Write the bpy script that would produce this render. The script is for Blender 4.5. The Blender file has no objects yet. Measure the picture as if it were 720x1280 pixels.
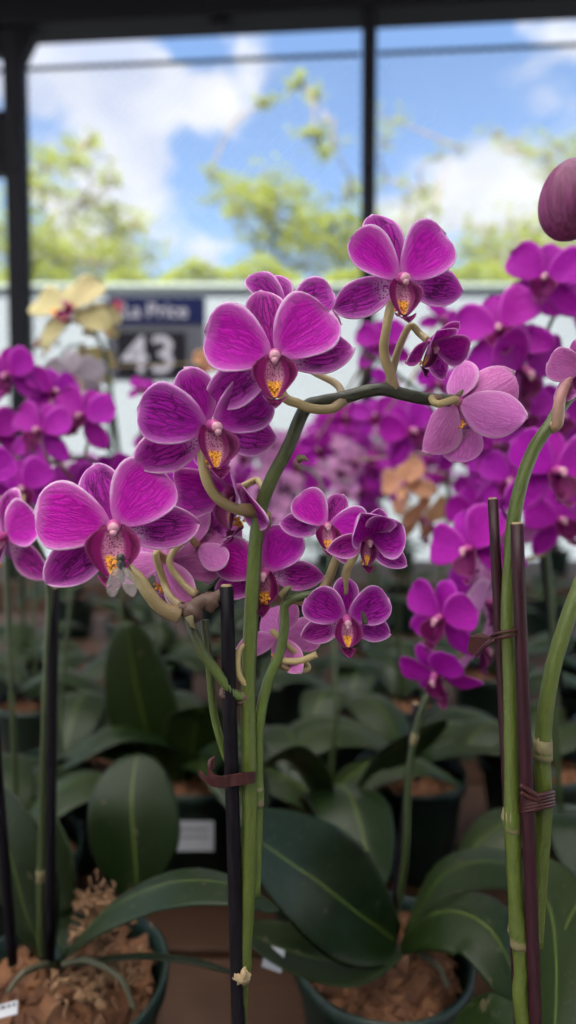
import bpy, math, random
import numpy as np
from mathutils import Vector, Matrix, Euler, noise
R = math.radians
PI = math.pi
rnd = random.Random(7)
scene = bpy.context.scene
COL = scene.collection

# ------------------------------------------------------------------ camera
CAM_LOC = Vector((0, 0, 1.18)); PITCH = R(3.0); FPX = 780.0
cam_d = bpy.data.cameras.new('camera'); cam = bpy.data.objects.new('camera', cam_d); COL.objects.link(cam)
cam.location = CAM_LOC; cam.rotation_euler = (R(90) - PITCH, 0, 0)
cam_d.sensor_fit = 'VERTICAL'; cam_d.sensor_height = 36; cam_d.lens = 36 * FPX / 1280
cam_d.clip_start = 0.01; cam_d.clip_end = 500
cam_d.dof.use_dof = True; cam_d.dof.focus_distance = 0.205; cam_d.dof.aperture_fstop = 5.6
scene.camera = cam
CR = Euler((R(90) - PITCH, 0, 0)).to_matrix()

def P(px, py, z):
    return CAM_LOC + CR @ Vector(((px - 360) / FPX * z, (640 - py) / FPX * z, -z))

# ------------------------------------------------------------------ objects
def tag(o, label, cat, group=None, kind=None):
    o['label'] = label; o['category'] = cat
    if group: o['group'] = group
    if kind: o['kind'] = kind
    return o
def empty(name, loc):
    o = bpy.data.objects.new(name, None); COL.objects.link(o); o.location = loc; o.empty_display_size = .02
    return o
def link(name, me, parent=None, mw=None):
    o = bpy.data.objects.new(name, me); COL.objects.link(o)
    if parent is not None: o.parent = parent
    if mw is not None: o.matrix_local = mw
    return o

class G:
    """geometry collector: vertices, faces, per-vertex uv and edge distance, per-face material"""
    def __init__(s): s.v = []; s.f = []; s.m = []; s.uv = []; s.e = []
    def add(s, v, f, mi=0, uv=None, e=None):
        n = len(s.v); s.v += [tuple(x) for x in v]; s.f += [tuple(a + n for a in q) for q in f]
        s.m += (list(mi) if isinstance(mi, (list, tuple)) else [mi] * len(f))
        s.uv += (uv if uv is not None else [(0, 0)] * len(v)); s.e += (e if e is not None else [0.01] * len(v))
        return s
    def join(s, o, M=None, mo=0):
        v = o.v if M is None else [M @ Vector(a) for a in o.v]
        return s.add(v, o.f, [a + mo for a in o.m], o.uv, o.e)
    def mesh(s, name, mats, origin=None, smooth=True):
        me = bpy.data.meshes.new(name)
        v = s.v
        if origin is not None:
            ox, oy, oz = origin; v = [(a[0] - ox, a[1] - oy, a[2] - oz) for a in v]
        me.from_pydata(v, [], s.f)
        for m in (mats if isinstance(mats, (list, tuple)) else [mats]): me.materials.append(m)
        me.polygons.foreach_set('material_index', s.m)
        me.polygons.foreach_set('use_smooth', [smooth] * len(s.f))
        li = np.zeros(len(me.loops), dtype=np.int32); me.loops.foreach_get('vertex_index', li)
        uvl = me.uv_layers.new(name='UVMap'); uvl.data.foreach_set('uv', np.array(s.uv, dtype=np.float32)[li].ravel())
        at = me.attributes.new('edge', 'FLOAT', 'POINT'); at.data.foreach_set('value', np.array(s.e, dtype=np.float32))
        me.update(); return me
    def obj(s, name, mats, parent=None, smooth=True):
        org = None
        if parent is not None:
            org = parent.matrix_world.translation if parent.parent else parent.location
        return link(name, s.mesh(name, mats, org, smooth), parent)

def smoothpath(pts, n=8):
    pts = [Vector(p) for p in pts]
    if len(pts) < 3:
        return [pts[0].lerp(pts[-1], i / n) for i in range(n + 1)]
    ext = [pts[0] * 2 - pts[1]] + pts + [pts[-1] * 2 - pts[-2]]
    out = []
    for i in range(1, len(ext) - 2):
        p0, p1, p2, p3 = ext[i - 1:i + 3]
        for k in range(n):
            t = k / n
            out.append(.5 * ((2 * p1) + (-p0 + p2) * t + (2 * p0 - 5 * p1 + 4 * p2 - p3) * t * t + (-p0 + 3 * p1 - 3 * p2 + p3) * t ** 3))
    out.append(pts[-1]); return out

def tube(g, path, rad, seg=10, mi=0, flute=0, cap_mi=None, wob=0):
    """tube along a path; rad is a number or function of t"""
    n = len(path); rf = rad if callable(rad) else (lambda t: rad)
    tang = [(path[min(i + 1, n - 1)] - path[max(i - 1, 0)]).normalized() for i in range(n)]
    a = Vector((0, 0, 1)) if abs(tang[0].z) < .9 else Vector((1, 0, 0))
    nx = tang[0].cross(a).normalized(); v = []; uv = []; f = []
    for i in range(n):
        nx = (nx - tang[i] * nx.dot(tang[i])).normalized(); ny = tang[i].cross(nx)
        t = i / (n - 1)
        for j in range(seg):
            an = 2 * PI * j / seg; r = rf(t)
            if flute: r *= (1 - flute * (j % 2))
            if wob: r *= 1 + wob * noise.noise(path[i] * 260 + Vector((math.cos(an), math.sin(an), 0)))
            v.append(path[i] + (nx * math.cos(an) + ny * math.sin(an)) * r); uv.append((j / seg, t))
    for i in range(n - 1):
        for j in range(seg):
            k = (j + 1) % seg
            f.append((i * seg + j, i * seg + k, (i + 1) * seg + k, (i + 1) * seg + j))
    mm = [mi] * len(f); cm = mi if cap_mi is None else cap_mi
    f.append(tuple(range(seg))[::-1]); f.append(tuple((n - 1) * seg + j for j in range(seg))); mm += [cm, cm]
    g.add(v, f, mm, uv); return g

def lathe(g, prof, seg=40, mi=0, c=(0, 0, 0)):
    v = []; f = []; n = len(prof)
    for r, z in prof:
        for j in range(seg):
            a = 2 * PI * j / seg; v.append((c[0] + r * math.cos(a), c[1] + r * math.sin(a), c[2] + z))
    for i in range(n - 1):
        for j in range(seg):
            k = (j + 1) % seg; f.append((i * seg + j, i * seg + k, (i + 1) * seg + k, (i + 1) * seg + j))
    g.add(v, f, mi); return g

def box(g, lo, hi, mi=0, bev=0, M=None):
    x0, y0, z0 = lo; x1, y1, z1 = hi
    b = bev
    if b <= 0:
        v = [(x, y, z) for z in (z0, z1) for y in (y0, y1) for x in (x0, x1)]
        f = [(0, 2, 3, 1), (4, 5, 7, 6), (0, 1, 5, 4), (2, 6, 7, 3), (0, 4, 6, 2), (1, 3, 7, 5)]
    else:
        import bmesh
        bm = bmesh.new(); bmesh.ops.create_cube(bm, size=1)
        for q in bm.verts: q.co = Vector(((x0 + x1) / 2 + q.co.x * (x1 - x0), (y0 + y1) / 2 + q.co.y * (y1 - y0), (z0 + z1) / 2 + q.co.z * (z1 - z0)))
        bmesh.ops.bevel(bm, geom=bm.edges[:], offset=b, segments=2, affect='EDGES', profile=.7)
        bm.verts.index_update(); v = [tuple(q.co) for q in bm.verts]; f = [tuple(q.index for q in fc.verts) for fc in bm.faces]; bm.free()
    if M is not None: v = [M @ Vector(a) for a in v]
    g.add(v, f, mi); return g

def ball(g, c, r, mi=0, nu=14, nv=9, M=None, bump=0):
    sx, sy, sz = (r, r, r) if not isinstance(r, tuple) else r
    v = []; f = []
    for i in range(nv + 1):
        th = PI * i / nv
        for j in range(nu):
            ph = 2 * PI * j / nu; d = Vector((math.sin(th) * math.cos(ph), math.sin(th) * math.sin(ph), math.cos(th)))
            k = 1 + bump * noise.noise(d * 2.5 + Vector(c) * 300)
            p = Vector((d.x * sx * k, d.y * sy * k, d.z * sz * k))
            if M is not None: p = M @ p
            v.append(Vector(c) + p)
    for i in range(nv):
        for j in range(nu):
            k = (j + 1) % nu; f.append((i * nu + j, i * nu + k, (i + 1) * nu + k, (i + 1) * nu + j))
    g.add(v, f, mi); return g

# ------------------------------------------------------------------ material helper
class NT:
    def __init__(s, name):
        s.m = bpy.data.materials.new(name); s.m.use_nodes = True; s.t = s.m.node_tree; s.t.nodes.clear()
        s.out = s.t.nodes.new('ShaderNodeOutputMaterial')
    def n(s, typ, **kw):
        nd = s.t.nodes.new(typ)
        for k, v in kw.items():
            if k.startswith('_'): nd.inputs[k[1:].replace('_', ' ')].default_value = v
            else: setattr(nd, k, v)
        return nd
    def l(s, a, b): s.t.links.new(a, b)
    def val(s, x, sock):
        if isinstance(x, (int, float)): sock.default_value = x
        elif isinstance(x, (tuple, list)): sock.default_value = (*x, 1) if len(x) == 3 and sock.type == 'RGBA' else x
        else: s.l(x, sock)
    def math(s, op, a, b=0.0, c=0.0, clamp=False):
        nd = s.n('ShaderNodeMath', operation=op, use_clamp=clamp)
        for i, x in enumerate((a, b, c)): s.val(x, nd.inputs[i])
        return nd.outputs[0]
    def ss(s, x, a, b, lo=0.0, hi=1.0):
        nd = s.n('ShaderNodeMapRange', interpolation_type='SMOOTHSTEP'); s.val(x, nd.inputs[0])
        for i, q in enumerate((a, b, lo, hi)): s.val(q, nd.inputs[i + 1])
        return nd.outputs[0]
    def mix(s, f, a, b, mode='MIX'):
        nd = s.n('ShaderNodeMix', data_type='RGBA', blend_type=mode)
        s.val(f, nd.inputs[0]); s.val(a, nd.inputs[6]); s.val(b, nd.inputs[7]); return nd.outputs[2]
    def noise(s, vec=None, scale=5, detail=3, rough=.55, dist=0):
        nd = s.n('ShaderNodeTexNoise', _Scale=scale, _Detail=detail, _Roughness=rough, _Distortion=dist)
        if vec is not None: s.l(vec, nd.inputs['Vector'])
        return nd.outputs['Fac']
    def obj(s): return s.n('ShaderNodeTexCoord').outputs['Object']
    def uv(s):
        sp = s.n('ShaderNodeSeparateXYZ'); s.l(s.n('ShaderNodeUVMap', uv_map='UVMap').outputs[0], sp.inputs[0]); return sp.outputs[0], sp.outputs[1]
    def bump(s, h, strength=.3, dist=.001):
        nd = s.n('ShaderNodeBump', _Strength=strength, _Distance=dist); s.l(h, nd.inputs['Height']); return nd.outputs[0]
    def finish(s, col, rough=.5, spec=.5, normal=None, transl=0, tcol=None, metal=0, alpha=None, coat=0):
        p = s.n('ShaderNodeBsdfPrincipled'); s.val(col, p.inputs['Base Color']); s.val(rough, p.inputs['Roughness'])
        s.val(spec, p.inputs['Specular IOR Level']); s.val(metal, p.inputs['Metallic']); s.val(coat, p.inputs['Coat Weight'])
        if alpha is not None: s.val(alpha, p.inputs['Alpha'])
        if normal is not None: s.l(normal, p.inputs['Normal'])
        o = p.outputs[0]
        if transl:
            t = s.n('ShaderNodeBsdfTranslucent'); s.val(tcol if tcol is not None else col, t.inputs[0])
            mx = s.n('ShaderNodeMixShader', _Fac=transl); s.l(o, mx.inputs[1]); s.l(t.outputs[0], mx.inputs[2]); o = mx.outputs[0]
        s.l(o, s.out.inputs[0]); return s.m

def mat_petal(name, base, vein, rim, K=9, vs=1.0, spots=0, throat=None, rimw=.0009, transl=.45, rough=.5):
    s = NT(name); u, t = s.uv()
    ed = s.n('ShaderNodeAttribute', attribute_name='edge').outputs['Fac']
    oc = s.obj(); rv = s.n('ShaderNodeObjectInfo').outputs['Random']
    n1 = s.noise(oc, 240, 3, .6); n2 = s.noise(oc, 900, 2, .5); n3 = s.noise(oc, 90, 2, .5)
    un = s.math('MULTIPLY_ADD', u, 2.0, -1.0)
    ph = s.math('ADD', s.math('MULTIPLY', un, PI * K), s.math('MULTIPLY', s.math('SUBTRACT', n1, .5), 4.2))
    a = s.math('ABSOLUTE', s.math('SINE', ph)); b = s.math('ABSOLUTE', s.math('COSINE', ph))
    v1 = s.ss(a, .12, .72, 1, 0); v2 = s.math('MULTIPLY', s.ss(b, .1, .6, 1, 0), s.ss(t, .35, .6))
    v = s.math('MAXIMUM', v1, v2)
    cb = s.n('ShaderNodeCombineXYZ'); wv = s.math('MULTIPLY', s.math('SUBTRACT', n1, .5), .9)
    s.val(s.math('ADD', s.math('MULTIPLY', un, K * .95), wv), cb.inputs[0]); s.val(s.math('MULTIPLY_ADD', t, K * .55, wv), cb.inputs[1]); s.val(s.math('MULTIPLY', rv, 40.0), cb.inputs[2])
    ve = s.n('ShaderNodeTexVoronoi', feature='DISTANCE_TO_EDGE', _Scale=1.0); s.l(cb.outputs[0], ve.inputs['Vector'])
    net = s.math('MULTIPLY', s.ss(ve.outputs['Distance'], .02, .17, 1, 0), s.ss(t, .12, .4))
    v = s.math('MAXIMUM', s.math('MULTIPLY', v1, .75), net)
    v = s.math('MULTIPLY', v, s.ss(n3, .25, .6, .45, 1)); v = s.math('MULTIPLY', v, s.ss(ed, .0004, .0025))
    v = s.math('MULTIPLY', v, s.ss(t, .02, .22))
    v = s.math('MULTIPLY', v, s.ss(n2, .3, .55, .6, 1))
    base = s.mix(s.ss(n2, .52, .72, 0, .35), base, tuple(min(1, q * 1.25 + .03) for q in base))
    col = s.mix(s.math('MULTIPLY', v, vs), base, vein)
    soft = s.ss(ed, 0.0, rimw * 4.5, .30, 0)                      # a slow paling to the margin
    col = s.mix(soft, col, rim)
    r = s.ss(s.math('ADD', ed, s.math('MULTIPLY', s.math('SUBTRACT', n1, .5), rimw * 1.1)), rimw * .35, rimw * 1.1, 1, 0)
    col = s.mix(s.math('MULTIPLY', r, s.ss(t, .12, .35)), col, rim)
    if throat is not None:
        col = s.mix(s.math('MULTIPLY', s.ss(t, .0, .2, 1, 0), .75), col, throat)
    if spots:
        vo = s.n('ShaderNodeTexVoronoi', _Scale=1150.0); s.l(oc, vo.inputs['Vector'])
        sp = s.math('MULTIPLY', s.ss(vo.outputs['Distance'], .3, .55), s.ss(t, .1, .42, 1, 0))
        sp = s.math('MULTIPLY', sp, s.ss(s.math('ABSOLUTE', un), .55, .95, 1, 0))
        col = s.mix(s.math('MULTIPLY', sp, spots), col, (.85, .66, .8))
    hs = s.n('ShaderNodeHueSaturation'); s.l(col, hs.inputs['Color'])
    s.val(s.math('MULTIPLY_ADD', rv, .02, .49), hs.inputs['Hue']); s.val(s.math('MULTIPLY_ADD', n3, .35, .83), hs.inputs['Value'])
    h = s.math('ADD', s.math('MULTIPLY', v, -.5), n2)
    return s.finish(hs.outputs[0], rough, .22, s.bump(h, .5, .0008), transl)

def mat_flat(name, col, rough=.5, var=.2, scale=40, bump=0, spec=.5, transl=0, metal=0, coat=0, bd=.001):
    s = NT(name); oc = s.obj(); n = s.noise(oc, scale, 4)
    c = s.mix(n, tuple(x * (1 - var) for x in col), tuple(min(1, x * (1 + var)) for x in col))
    return s.finish(c, rough, spec, s.bump(n, bump, bd) if bump else None, transl, metal=metal, coat=coat)

MG = dict(base=(.74, .012, .60), vein=(.25, .002, .21), rim=(.92, .60, .88))
M = {}
M['petal'] = mat_petal('petal_magenta', **MG, K=6, vs=.46, throat=(.72, .30, .66), spots=0, rimw=.0010)
M['petal_dark'] = mat_petal('petal_deep_magenta', (.50, .007, .42), (.10, .001, .08), (.88, .5, .82), K=6, vs=.85, throat=(.6, .2, .5), spots=0)
M['sepal'] = mat_petal('sepal_veined', (.58, .028, .48), (.12, .001, .10), (.92, .58, .86), K=5, vs=1.0, spots=.0, throat=(.5, .1, .45), rimw=.0007)
M['sepal_spot'] = mat_petal('sepal_veined_spotted', (.58, .026, .48), (.12, .001, .10), (.92, .58, .84), K=5, vs=1.0, spots=.95, rimw=.0008)
M['back'] = mat_petal('petal_back', (.56, .13, .50), (.40, .05, .34), (.74, .42, .68), K=6, vs=.5, rimw=.0006)
M['back_pale'] = mat_petal('petal_back_pale', (.70, .22, .58), (.52, .10, .42), (.80, .55, .72), K=6, vs=.6, rimw=.0006)
M['lip'] = mat_petal('lip_dark', (.13, .002, .065), (.05, .001, .022), (.34, .04, .22), K=5, vs=.7, rimw=.0004)
M['lip_side'] = mat_petal('lip_side', (.22, .004, .13), (.10, .001, .05), (.62, .25, .48), K=4, vs=.6, rimw=.0004)
M['plain'] = mat_petal('petal_plain_magenta', (.50, .008, .46), (.30, .003, .28), (.66, .12, .62), K=5, vs=.45, rimw=.0006, transl=.42)
M['plain_back'] = mat_petal('petal_plain_back', (.44, .05, .42), (.34, .02, .32), (.5, .12, .5), K=5, vs=.3, rimw=.0003, transl=.35)
M['yellow'] = mat_petal('petal_yellow', (.62, .53, .28), (.58, .42, .20), (.68, .62, .40), K=5, vs=.4, rimw=.0005, transl=.3)
M['white'] = mat_petal('petal_white', (.74, .66, .72), (.62, .5, .6), (.8, .76, .78), K=5, vs=.3, rimw=.0003, transl=.3)
M['peach'] = mat_petal('petal_peach', (.74, .42, .24), (.66, .28, .15), (.78, .5, .35), K=5, vs=.5, rimw=.0005, transl=.3)
M['pinkpale'] = mat_petal('petal_pale_pink', (.66, .30, .58), (.55, .16, .46), (.8, .55, .74), K=6, vs=.5, rimw=.0006, transl=.3)
def mat_callus():
    s = NT('lip_callus'); oc = s.obj(); vo = s.n('ShaderNodeTexVoronoi', _Scale=1100.0); s.l(oc, vo.inputs['Vector'])
    c = s.mix(s.ss(vo.outputs['Distance'], .28, .45, 1, 0), (.80, .36, .03), (.42, .03, .03))
    return s.finish(c, .45, .4, s.bump(vo.outputs['Distance'], .5, .0005))
M['callus'] = mat_callus()
def mat_throat():
    s = NT('lip_throat_spotted'); oc = s.obj(); u, t = s.uv(); vo = s.n('ShaderNodeTexVoronoi', _Scale=1500.0); s.l(oc, vo.inputs['Vector'])
    sp = s.ss(vo.outputs['Distance'], .25, .5); un = s.math('ABSOLUTE', s.math('MULTIPLY_ADD', u, 2.0, -1.0))
    c = s.mix(sp, (.22, .01, .10), (.56, .20, .34))
    yl = s.math('MULTIPLY', s.ss(s.math('MULTIPLY_ADD', s.noise(oc, 700, 2), .12, t), .62, .70), s.ss(un, .26, .44, 1, 0))
    c = s.mix(yl, c, s.mix(sp, (.40, .02, .02), (.85, .40, .03)))
    c = s.mix(s.ss(un, .30, .52), c, (.20, .004, .10))
    return s.finish(c, .45, .3, transl=.2)
M['throat'] = mat_throat()
M['cap'] = mat_flat('anther_cap', (.60, .28, .36), .45, .3, 300, transl=.15)
M['column'] = mat_flat('column_pink', (.46, .07, .27), .45, .25, 300, transl=.15)
def mat_stem(name, c0, c1, p0, p1, speck=.35):
    s = NT(name); u, t = s.uv(); oc = s.obj()
    n = s.noise(oc, 120, 4); n2 = s.noise(oc, 1300, 2)
    c = s.mix(s.ss(s.math('ADD', t, s.math('MULTIPLY', s.math('SUBTRACT', n, .5), .2)), p0, p1), c0, c1)
    c = s.mix(s.math('MULTIPLY', s.ss(n2, .60, .68), speck), c, (.035, .03, .012))
    c = s.mix(s.math('MULTIPLY', s.ss(n, .3, .75), .4), c, tuple(x * .55 for x in c0))
    return s.finish(c, .42, .5, s.bump(n2, .4, .0006))
M['stem'] = mat_stem('stem_green_to_dark', (.078, .104, .012), (.020, .016, .010), .42, .64)
M['stem_g'] = mat_stem('stem_green', (.078, .104, .012), (.085, .11, .018), .5, 1)
M['stem_d'] = mat_stem('stem_dull_green', (.034, .050, .013), (.03, .034, .015), .4, 1)
M['stem_b'] = mat_stem('stem_olive_branch', (.080, .115, .016), (.035, .03, .016), .3, .9)
M['pedicel'] = mat_stem('pedicel_cream', (.38, .28, .12), (.22, .14, .07), .5, 1, .1)
M['pedicel_p'] = mat_stem('pedicel_pink', (.46, .20, .20), (.38, .26, .13), .4, 1, .1)
M['node'] = mat_flat('node_sheath', (.15, .12, .055), .65, .45, 200, .3)
M['twig'] = mat_flat('branch_node', (.10, .05, .035), .6, .4, 150, .3)
def mat_leaf():
    s = NT('leaf_green'); u, t = s.uv(); oc = s.obj(); rv = s.n('ShaderNodeObjectInfo').outputs['Random']
    n = s.noise(oc, 22, 4); n2 = s.noise(oc, 300, 3)
    un = s.math('ABSOLUTE', s.math('MULTIPLY_ADD', u, 2.0, -1.0))
    st = s.math('ABSOLUTE', s.math('SINE', s.math('MULTIPLY', un, 46)))
    c = s.mix(n, (.0034, .010, .002), (.0088, .0195, .0032))
    c = s.mix(s.math('MULTIPLY', rv, .6), c, (.018, .028, .004))
    c = s.mix(s.ss(un, .0, .045, .9, 0), c, (.085, .12, .02))
    c = s.mix(s.math('MULTIPLY', s.ss(n2, .60, .70), .45), c, (.055, .055, .035)); n4 = s.noise(oc, 75, 2); c = s.mix(s.ss(n4, .70, .73), c, (.07, .06, .03))
    return s.finish(c, s.math('MULTIPLY_ADD', n2, .16, s.math('MULTIPLY_ADD', n, .3, .19)), .27, s.bump(s.math('ADD', s.math('MULTIPLY', st, .25), n2), .12, .0008), .12, (.07, .15, .012))
M['leaf'] = mat_leaf()
M['pot'] = mat_flat('pot_green_plastic', (.003, .015, .009), .5, .15, 60)
M['pot_k'] = mat_flat('pot_black_plastic', (.018, .018, .02), .4, .15, 60)
def mat_bark():
    s = NT('bark_chips'); oc = s.obj(); rv = s.noise(oc, 55, 2); n2 = s.noise(oc, 400, 4)
    c = s.mix(s.ss(rv, .35, .65), (.075, .026, .011), (.20, .082, .033)); c = s.mix(s.math('MULTIPLY', n2, .6), c, (.10, .05, .03))
    return s.finish(c, .8, .3, s.bump(n2, .6, .001))
M['bark'] = mat_bark()
M['moss'] = mat_flat('dry_root', (.19, .10, .048), .8, .45, 180, .4)
M['aroot'] = mat_flat('aerial_root_silver', (.06, .058, .032), .7, .35, 120, .3); M['stake_k'] = mat_flat('stake_black', (.008, .006, .009), .4, .3, 90, spec=.1)
M['stake_m'] = mat_flat('stake_maroon', (.030, .006, .011), .42, .4, 90, spec=.25)
M['cut'] = mat_flat('bamboo_cut', (.34, .24, .13), .8, .5, 500, .4)
M['clip'] = mat_flat('clip_brown', (.045, .011, .011), .45, .3, 120, spec=.25)
M['label'] = mat_flat('white_sticker', (.36, .36, .40), .5, .1, 30)
M['ink'] = mat_flat('printed_ink', (.05, .05, .06), .5, .05, 30)
M['steel'] = mat_flat('dark_painted_steel', (.006, .0055, .009), .6, .25, 8, .1, spec=.12)
M['green_rail'] = mat_flat('green_wire', (.006, .014, .012), .6, .2, 8, spec=.2)
M['wire'] = mat_flat('galvanised_wire', (.50, .51, .53), .5, .15, 8)
M['navy'] = mat_flat('sign_navy', (.006, .010, .060), .6, .08, 20, spec=.12)
M['signgrey'] = mat_flat('sign_grey', (.09, .09, .11), .6, .1, 30, spec=.12)
M['black'] = mat_flat('sign_black', (.010, .009, .014), .6, .1, 30, spec=.1)
M['signwhite'] = mat_flat('sign_lettering', (.42, .40, .46), .6, .06, 30, spec=.2)
M['red'] = mat_flat('sign_red', (.35, .02, .06), .5, .06, 30)
def mat_wood():
    s = NT('bench_wood'); oc = s.obj(); mp = s.n('ShaderNodeMapping'); mp.inputs['Scale'].default_value = (2, 30, 30); s.l(oc, mp.inputs[0])
    n = s.noise(mp.outputs[0], 3, 5, .6, 1); n2 = s.noise(oc, 9, 3)
    c = s.mix(n, (.024, .009, .004), (.058, .023, .009)); c = s.mix(s.math('MULTIPLY', s.ss(n2, .45, .7), .5), c, (.10, .05, .03))
    return s.finish(c, .6, .35, s.bump(n, .3, .001))
M['wood'] = mat_wood()
def mat_roof():
    s = NT('translucent_roof'); oc = s.obj(); n = s.noise(oc, 1.5, 4)
    t = s.n('ShaderNodeBsdfTranslucent'); t.inputs[0].default_value = (.92, .92, .90, 1)
    d = s.n('ShaderNodeBsdfDiffuse'); d.inputs[0].default_value = (.6, .6, .58, 1)
    mx = s.n('ShaderNodeMixShader'); s.l(s.math('MULTIPLY_ADD', n, .06, .08), mx.inputs[0]); s.l(t.outputs[0], mx.inputs[1]); s.l(d.outputs[0], mx.inputs[2]); s.l(mx.outputs[0], s.out.inputs[0]); return s.m
M['roof'] = mat_roof(); M['blockwall'] = mat_flat('light_block_grey', (.20, .20, .20), .8, .15, 3); M['roofsteel'] = mat_flat('roof_steel_sheet', (.06, .06, .065), .6, .15, 3)
M['wall'] = mat_flat('pale_rendered_wall', (.135, .155, .17), .8, .10, 1.2, .2, bd=.01)
M['wallcap'] = mat_flat('pale_green_coping', (.19, .23, .20), .6, .15, 1.5)
M['ground'] = mat_flat('concrete_ground', (.34, .33, .31), .85, .18, 1.4, .3, bd=.01)
M['treebark'] = mat_flat('tree_bark', (.20, .15, .10), .9, .35, 5, .5, bd=.02)
def mat_foliage(name, a, b):
    s = NT(name); oc = s.obj(); n = s.noise(oc, 1.6, 3); n2 = s.noise(oc, 9, 2)
    c = s.mix(s.ss(n, .35, .65), a, b); c = s.mix(s.math('MULTIPLY', n2, .4), c, tuple(x * .5 for x in a))
    return s.finish(c, .55, .3, None, .45, (.30, .35, .04))
M['fol'] = mat_foliage('tree_foliage_lime', (.060, .088, .010), (.135, .14, .018))
M['fol2'] = mat_foliage('tree_foliage_green', (.06, .11, .015), (.17, .21, .025))
def mat_wing():
    s = NT('insect_wing'); oc = s.obj(); n = s.noise(oc, 900, 2)
    return s.finish(s.mix(n, (.30, .25, .25), (.50, .42, .42)), .25, .6, None, 0, alpha=s.ss(n, .3, .7, .28, .45))
M['wing'] = mat_wing()
M['insect'] = mat_flat('insect_body', (.02, .018, .018), .35, .4, 900, .3, bd=.0003)

# ------------------------------------------------------------------ sheets (petals and leaves)
def sheet(g, pos, n, m, thick, mi_f=0, mi_b=1, width=None, length=1, tmax=1.0):
    """two-sided thin body: front and back skin meeting along the margin"""
    S = [0.5 - 0.5 * math.cos(PI * (i / n) ** 1.0) for i in range(n + 1)]
    S = [.55 * a + .45 * (i / n) for i, a in enumerate(S)]
    U = [math.sin(PI / 2 * (2 * j / m - 1)) * .72 + .28 * (2 * j / m - 1) for j in range(m + 1)]
    A = np.zeros((n + 1, m + 1, 3))
    for i, t in enumerate(S):
        for j, u in enumerate(U): A[i, j] = pos(u, t)
    du = np.gradient(A, axis=1); dt = np.gradient(A, axis=0); N = np.cross(du, dt)
    N /= (np.linalg.norm(N, axis=2, keepdims=True) + 1e-12)
    v = []; uv = []; e = []; idf = {}; idb = {}
    for i, t in enumerate(S):
        w = width(t)
        for j, u in enumerate(U):
            ed = min((1 - abs(u)) * w, (1 - t) * length * .9 + (0 if i < n else 0))
            brd = i in (0, n) or j in (0, m)
            idf[i, j] = len(v); v.append(tuple(A[i, j] + N[i, j] * (0 if brd else thick / 2))); uv.append(((u + 1) / 2, t)); e.append(ed)
            if brd: idb[i, j] = idf[i, j]
            else: idb[i, j] = len(v); v.append(tuple(A[i, j] - N[i, j] * thick / 2)); uv.append(((u + 1) / 2, t)); e.append(ed)
    f = []; mi = []
    for i in range(n):
        for j in range(m):
            f.append((idf[i, j], idf[i, j + 1], idf[i + 1, j + 1], idf[i + 1, j])); mi.append(mi_f)
            f.append((idb[i, j], idb[i + 1, j], idb[i + 1, j + 1], idb[i, j + 1])); mi.append(mi_b)
    g.add(v, f, mi, uv, e); return g

def petal_w(a, b, p):
    f = lambda t: (max(t, 1e-4) ** a) * (max(1 - t ** b, 0) ** p)
    mx = max(f(i / 60) for i in range(61))
    return lambda t: max(f(t) / mx, .10 * (1 - t) + .0 * t)
WP = petal_w(.58, 3.4, .48); WS = petal_w(.64, 1.9, .74); WD = petal_w(.66, 2.2, .62); WL = petal_w(.35, 1.5, .9); WF = petal_w(.45, 2.2, .55)

def petal(g, L, W, ang, lift=0, curl=.1, cup=.1, ruf=.03, wf=WP, asym=0, n=12, m=12, seed=0, z0=0, r0=.0012, mi_f=0, mi_b=1, twist=0, skew=1):
    """petal in the flower's frame (x right, y up, z forward), pointing at ang degrees, lifted forward by lift degrees"""
    rr = random.Random(seed); p1, p2, p3 = [rr.uniform(0, 6.28) for _ in range(3)]; kx = rr.uniform(-.10, .10) * skew
    Rz = Matrix.Rotation(R(ang - 90), 3, 'Z'); Rx = Matrix.Rotation(R(lift), 3, 'X'); Ry = Matrix.Rotation(R(twist), 3, 'Y')
    def pos(u, t):
        w = wf(t) * W / 2 * (1 + asym * u * .5)
        x = u * w + kx * W * t * t * .5
        wob = 1 + .025 * math.sin(9 * t + p1 + (2 if u > 0 else 0)) * abs(u) ** 2
        y = r0 + t * L * wob
        z = -curl * L * t * t + cup * W * (abs(u) ** 1.8) * min(1, t * 3) * wf(t) + ruf * L * math.sin(7 * t + p2 + (1.6 if u > 0 else 0)) * u * u * t - .018 * W * math.exp(-(u / .10) ** 2) * (1 - t)
        z += ruf * .5 * L * math.sin(2.4 * u + p3) * t
        q = Rz @ (Rx @ (Ry @ Vector((x, y, 0)) + Vector((0, 0, z))))
        return (q.x, q.y, q.z + z0)
    return sheet(g, pos, n, m, .00035, mi_f, mi_b, lambda t: wf(t) * W / 2, L)

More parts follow.
